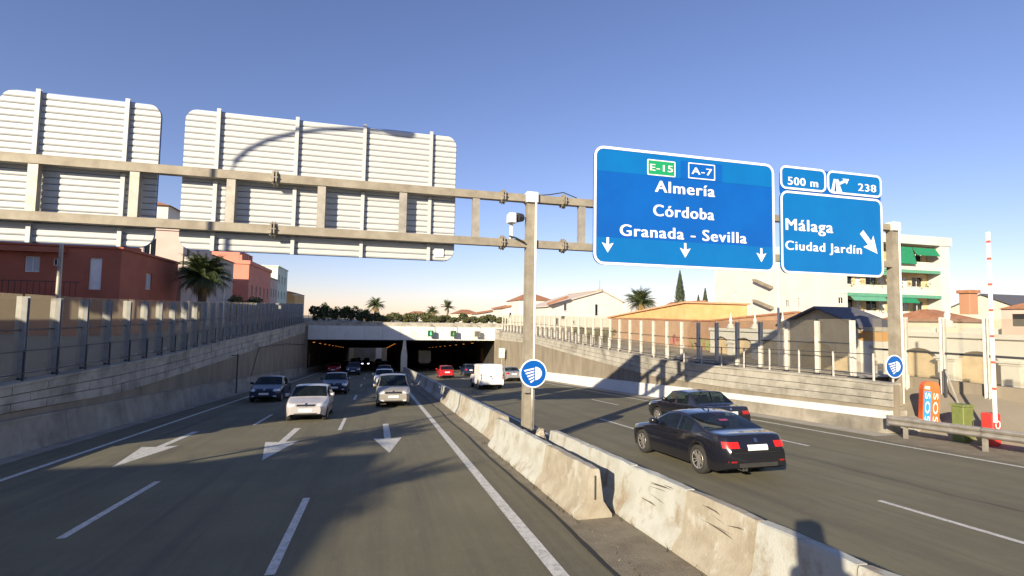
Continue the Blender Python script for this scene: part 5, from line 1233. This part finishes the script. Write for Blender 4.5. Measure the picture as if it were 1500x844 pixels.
for i, f in enumerate(fl[1:3]):
    for k in range(9):
        x = ax0+.6+k*1.45+random.uniform(-.3, .3); z = az0+f+.95; s = random.uniform(.25, .5)
        b = MB()
        for j in range(26):
            p = Vector((x+random.gauss(0, s*.5), ay0+.02+random.gauss(0, .15), z+random.uniform(-.25, .45))); r_ = random.uniform(.06, .14)
            d = Vector((random.gauss(0, 1), random.gauss(0, 1), random.gauss(0, 1))).normalized()*r_; e = d.orthogonal().normalized()*r_
            b.add([p-d-e*.4, p+e, p+d-e*.3], [(0, 1, 2)])
        b.build('potted_plant', (M_leafy, M_palmd, M_leaf)[k % 3], apt)
# outside stair flights on the long white wall
for (xa, ya, xb, yb) in ((1108, 412, 1133, 423), (1108, 442, 1134, 453)):
    a, c = pX(xa, ya, ax0), pX(xb, yb, ax0); b = MB()
    b.loft([[(ax0-.7, y, z), (ax0-.003, y, z), (ax0-.003, y, z+.3), (ax0-.7, y, z+.3)] for y, z in ((a.y, a.z), (c.y, c.z))], True, True); b.build('stair_flight', M_concd, apt)
# houses at the far right
fa, fb = pY(1387, 447, 46), pY(1452, 447, 46); fr_ = pY(1420, 431, 50)
block('tiled_house', 'house with orange chimney and dark roof behind the arcade wall', pY(1392, 447, 54).x, pY(1392, 447, 54).x+12, 46, 54, .6, fa.z, M_cream, [(3, 2, 4, 3.4), (6, 2, 7, 3.4)], roof=('gable_x', fr_.z-fa.z), rm=M_slate, cat='house')
ca = pY(1417, 430, 47); t = thing('chimney_stack', 'stout orange chimney on the dark roof at the far right', 'chimney', (ca.x, 47, fa.z)); MB().cbox(ca.x-.7, ca.x+.7, 46.3, 47.5, fa.z-1.0, ca.z, .05).build('stack', mat('chimney_brick', (.42, .22, .13), .9), t); MB().cbox(ca.x-.9, ca.x+.9, 46.1, 47.7, ca.z+.003, ca.z+.4, .05).build('cap', M_roof, t)
block('tiled_house', 'low house with red tile roof just behind the arcade wall', pY(1388, 470, 30).x, pY(1450, 470, 30).x, 30, 36, .4, pY(1420, 472, 30).z, M_cream, [], roof=('hip', pY(1420, 455, 33).z-pY(1420, 472, 30).z), cat='house')
block('tiled_house', 'brown roofed house at the right edge of the view', pY(1466, 450, 43).x, pY(1466, 450, 43).x+16, 38, 43, .6, pY(1480, 450, 38).z, M_pinkg, [(2, 2.6, 4, 3.8, 'dark'), (7, 2.6, 9, 3.8, 'dark')], [], [(2, 2.4, 4, 3.8, 'dark'), (6, 2.4, 8, 3.8, 'dark')], roof=('hip', 1.1), cat='house')
# ================================================================ VEGETATION
def leaves(b, c, rad3, n, s, flat=.5, shell=.5):
    for _ in range(n):
        d = Vector((random.gauss(0, 1), random.gauss(0, 1), random.gauss(0, 1))).normalized()*(shell+(1-shell)*random.random())
        p = Vector(c)+Vector((d.x*rad3[0], d.y*rad3[1], d.z*rad3[2])); r = s*random.uniform(.6, 1.3)
        a = Vector((random.gauss(0, 1), random.gauss(0, 1), random.gauss(0, flat))).normalized()*r; e = a.cross(Vector((random.gauss(0, 1), random.gauss(0, 1), random.gauss(0, 1)))).normalized()*r*.6
        b.add([p-a, p+e, p+a, p-e], [(0, 1, 2, 3)])
def palm(x, y, z0, zc, fr, label, n=44, dry=8, droop=1.0, tr=.22, seed=1, m=None):
    random.seed(seed); t = thing('palm_tree', label, 'palm', (x, y, z0), 'palm trees')
    R = []; k = 14
    for i in range(k+1):
        f = i/k; zz = z0+(zc-z0)*f; r = tr*(1.25-.35*f)*(1.06 if i % 2 else .95); R.append([(x+.12*math.sin(f*2)+r*math.cos(2*math.pi*j/9), y+r*math.sin(2*math.pi*j/9), zz) for j in range(9)])
    MB().loft(R, True, True).build('trunk', M_trunk, t)
    x += .12*math.sin(2)
    def frond(b, az, el, L, sag):
        d = Vector((math.cos(az), math.sin(az), 0)); p = Vector((x, y, zc)); segs = 9; pts = []
        for i in range(segs+1):
            f = i/segs; e = el-sag*f*f; pts.append(p.copy()); p = p+(d*math.cos(e)+Vector((0, 0, 1))*math.sin(e))*(L/segs)
        sd = d.cross(Vector((0, 0, 1)))
        for i in range(segs):
            a, c = pts[i], pts[i+1]; w = .02
            b.add([a-sd*w, a+sd*w, c+sd*w, c-sd*w], [(0, 1, 2, 3)])
            for h_ in range(3):
                q = a.lerp(c, h_/3); f = (i+h_/3)/segs; ll = L*.24*math.sin(math.pi*min(1, .18+f*.85))+.05
                for s in (-1, 1):
                    tip = q+sd*s*ll*.8+(c-a).normalized()*ll*.55-Vector((0, 0, ll*(.25+.3*random.random()))); ww = (c-a).normalized()*ll*.075
                    b.add([q-ww, q+ww, tip], [(0, 1, 2)])
    b = MB()
    for i in range(n): frond(b, i*2.4+random.uniform(-.3, .3), random.uniform(-.25, 1.35), fr*random.uniform(.8, 1.1), droop*random.uniform(.9, 1.5))
    b.build('crown', m or M_palm, t, fixn=False)
    b = MB()
    for i in range(dry): frond(b, random.uniform(0, 6.28), random.uniform(-1.2, -.5), fr*random.uniform(.6, .85), .6)
    b.build('dry_fronds', M_palmd, t, fixn=False)
p = pX(296, 405, -15); palm(p.x, p.y, gz(-15, p.y), p.z, 2.9, 'bushy date palm in front of the salmon block on the left', 120, 26, 1.5, .34, 3)
p = pY(549, 447, 112); palm(p.x, p.y, gz(0, 112), p.z, 2.6, 'tallest palm above the portal, left of the other palms', 46, 14, 1.3, .25, 4)
p = pY(535, 462, 108); palm(p.x, p.y, gz(0, 108), p.z, 2.0, 'short leaning palm beside the tallest palm above the portal', 34, 6, 1.3, .2, 14)
p = pY(633, 456, 112); palm(p.x, p.y, gz(9, 112), p.z, 1.9, 'small olive palm above the portal, left of the right pair', 36, 8, 1.4, .2, 5)
p = pY(655, 450, 112); palm(p.x, p.y, gz(12, 112), p.z, 2.1, 'small dark palm above the portal, right of the right pair', 30, 4, .9, .18, 6)
p = pX(938, 443, 42); palm(p.x, p.y, gz(42, p.y), p.z, 3.4, 'full date palm beside the white gabled house on the right', 70, 10, 1.2, .35, 7)
palm(-15.2, 2.4, ZLT(2)-.1, 5.4, 2.2, 'palm left of the viewpoint whose fronds shade the lanes', 46, 8, 1.2, .25, 8); palm(-14.2, -3.2, ZLT(-3)-.1, 5.4, 2.0, 'second palm left of the viewpoint whose fronds shade the lanes', 46, 8, 1.2, .25, 9)
def cypress(xp, ytop, ybot, X, w, label, seed):
    random.seed(seed); a = pX(xp, ytop, X); y = a.y; z0 = gz(X, y); h = a.z-z0; t = thing('cypress_tree', label, 'cypress', (X, y, z0), 'cypresses')
    MB().tube([(X, y, z0), (X, y, z0+h*.5)], [.16, .06], 7).build('trunk', M_trunk, t)
    b = MB()
    for i in range(2600):
        f = random.random()**.85; r = w*math.sin(math.pi*min(.999, .12+f*.88))**.8*(1-.5*f)*(.55+.45*random.random())*1.25; an = random.uniform(0, 6.28); zz = z0+.3+(h-.3)*f
        p = Vector((X+r*math.cos(an), y+r*math.sin(an), zz)); d = Vector((math.cos(an)*.25, math.sin(an)*.25, 1)).normalized()*.28; e = Vector((-math.sin(an), math.cos(an), 0))*.08
        b.add([p-e, p+e, p+d], [(0, 1, 2)])
    b.build('crown', M_cyp, t, fixn=False)
cypress(996, 398, 445, 44, .95, 'tall dark cypress under the large blue sign', 1); cypress(1033, 424, 446, 48, .6, 'small cypress right of the tall one', 2); cypress(1023, 434, 446, 50, .5, 'smallest cypress between the other two', 3)
def shrub(x, y, z0, rx, ry, h, label, n=900, s=.13, m=None, seed=0, group='shrubs'):
    random.seed(seed); t = thing('shrub', label, 'shrub', (x, y, z0), group)
    b = MB()
    for k in range(6): b.tube([(x, y, z0), (x+random.uniform(-rx, rx)*.6, y+random.uniform(-ry, ry)*.6, z0+h*.7)], [.04, .012], 5)
    b.build('stem', M_trunk, t)
    b = MB()
    for k in range(7): leaves(b, (x+random.uniform(-rx, rx)*.6, y+random.uniform(-ry, ry)*.6, z0+h*random.uniform(.3, .75)), (rx*.5, ry*.5, h*.3), n//7, s)
    b.build('foliage', m or M_leaf, t, fixn=False)
def tree(x, y, z0, zc, r, hh, label, seed):
    random.seed(seed); t = thing('added_shade_tree', label, 'tree', (x, y, z0), 'shade trees added out of view on the left')
    b = MB(); b.tube([(x, y, z0), (x+.1, y, z0+(zc-z0)*.5), (x, y, zc)], [.32, .24, .14], 8)
    for k in range(6): a = k*1.05; b.tube([(x, y, zc-hh*.8), (x+math.cos(a)*r*.6, y+math.sin(a)*r*.6, zc+.2)], [.12, .04], 6)
    b.build('trunk', M_trunk, t)
    b = MB()
    for k in range(14): a = random.uniform(0, 6.28); q = r*math.sqrt(random.random())*.75; leaves(b, (x+math.cos(a)*q, y+math.sin(a)*q, zc+random.uniform(-.4, .4)*hh), (r*.42, r*.42, hh*.5), 230, .3)
    b.build('crown', M_leaf, t, fixn=False)
for k, y in enumerate((9.0, 15.0, 21.0)): tree(-21.5-.5*(k % 2), y, .3, 10.6, 3.4, 1.5, 'spreading pine added out of view to shade the far lanes, %s from the near end' % ORD[k], 70+k)  # unseen trees, added so their crowns keep the far lanes dark
random.seed(21); hx = -9.4; i = 0
while hx < 18.6:
    dark = hx < -1
    h = random.uniform(1.0, 1.8)+(1.3 if hx < -5 else (.7 if hx < -2 else 0))
    shrub(hx+.8, PORTAL+1.7+random.uniform(-.3, .5), ZP+.55, 1.2, .8, h, '%s hedge shrub along the top of the portal, %s from the left' % ('dark green' if dark else 'olive green', ORD[i]), 1300, .15, M_leaf if dark else M_leafy, 100+i, 'shrubs on top of the portal'); hx += 1.55; i += 1
# fence on the portal
t = thing('portal_fence', 'thin fence of posts and wires on top of the tunnel portal', 'fence', (4, PORTAL+.4, ZP+.62))
for k in range(20): x = -9.6+1.48*k; MB().tube([(x, PORTAL+.4, ZP+.6), (x, PORTAL+.4, ZP+1.75)], .025, 5).build('post', M_dark, t)
for zz in (1.1, 1.72): MB().box(-9.6, 18.5, PORTAL+.39, PORTAL+.41, ZP+zz, ZP+zz+.025).build('wire', M_dark, t)
shrub(-13.5, 58, gz(-13.5, 58), 1.6, 1.2, 3.4, 'bright green bush at the foot of the left palm', 1500, .16, M_leafy, 31)
shrub(-15, 70, gz(-15, 70), 2.5, 2.2, 3.2, 'dark hedge in front of the salmon block', 2200, .16, M_leaf, 32)
p = pX(1480, 470, 42); shrub(42, 20.5, .5, 3.0, 3, 3.6, 'large dark bush behind the arcade wall at the right edge', 3000, .2, M_leaf, 33)
shrub(46, 24, .5, 2.6, 2, 2.9, 'dry brownish bush behind the arcade wall near the boom', 2000, .18, M_leafy, 34)
p = pX(1008, 455, 40); shrub(40, p.y, gz(40, p.y), .9, .9, 4.2, 'green shrub at the right end of the peach building', 1200, .15, M_leaf, 35)
for k, (xp, yp) in enumerate(((850, 492), (868, 496), (885, 498))):
    q = pX(xp, yp, 22); shrub(22, q.y, gz(22, q.y), 1.2, 1.2, 1.4, 'low weeds behind the right noise barrier, %s from the left' % ORD[k], 500, .12, M_leafy, 40+k)
random.seed(50)
b = MB()
for k in range(260):                                   # weeds along wall foot and barrier joints
    if k % 2: x, y = random.uniform(17.5, 18.3), random.uniform(4, 14)
    else: x, y = random.choice([3.3, 4.08, 4.85])+random.uniform(-.06, .06), random.uniform(3, 16)
    z = rz(y)
    for j in range(4):
        a = random.uniform(0, 6.28); h = random.uniform(.04, .14); b.add([(x, y, z), (x+.012, y+.012, z), (x+math.cos(a)*h*.6, y+math.sin(a)*h*.6, z+h)], [(0, 1, 2)])
o = b.build('weeds', M_leafy, fixn=False); tag(o, 'sparse dry weeds at the foot of barriers and guardrail', 'weeds', kind='stuff')
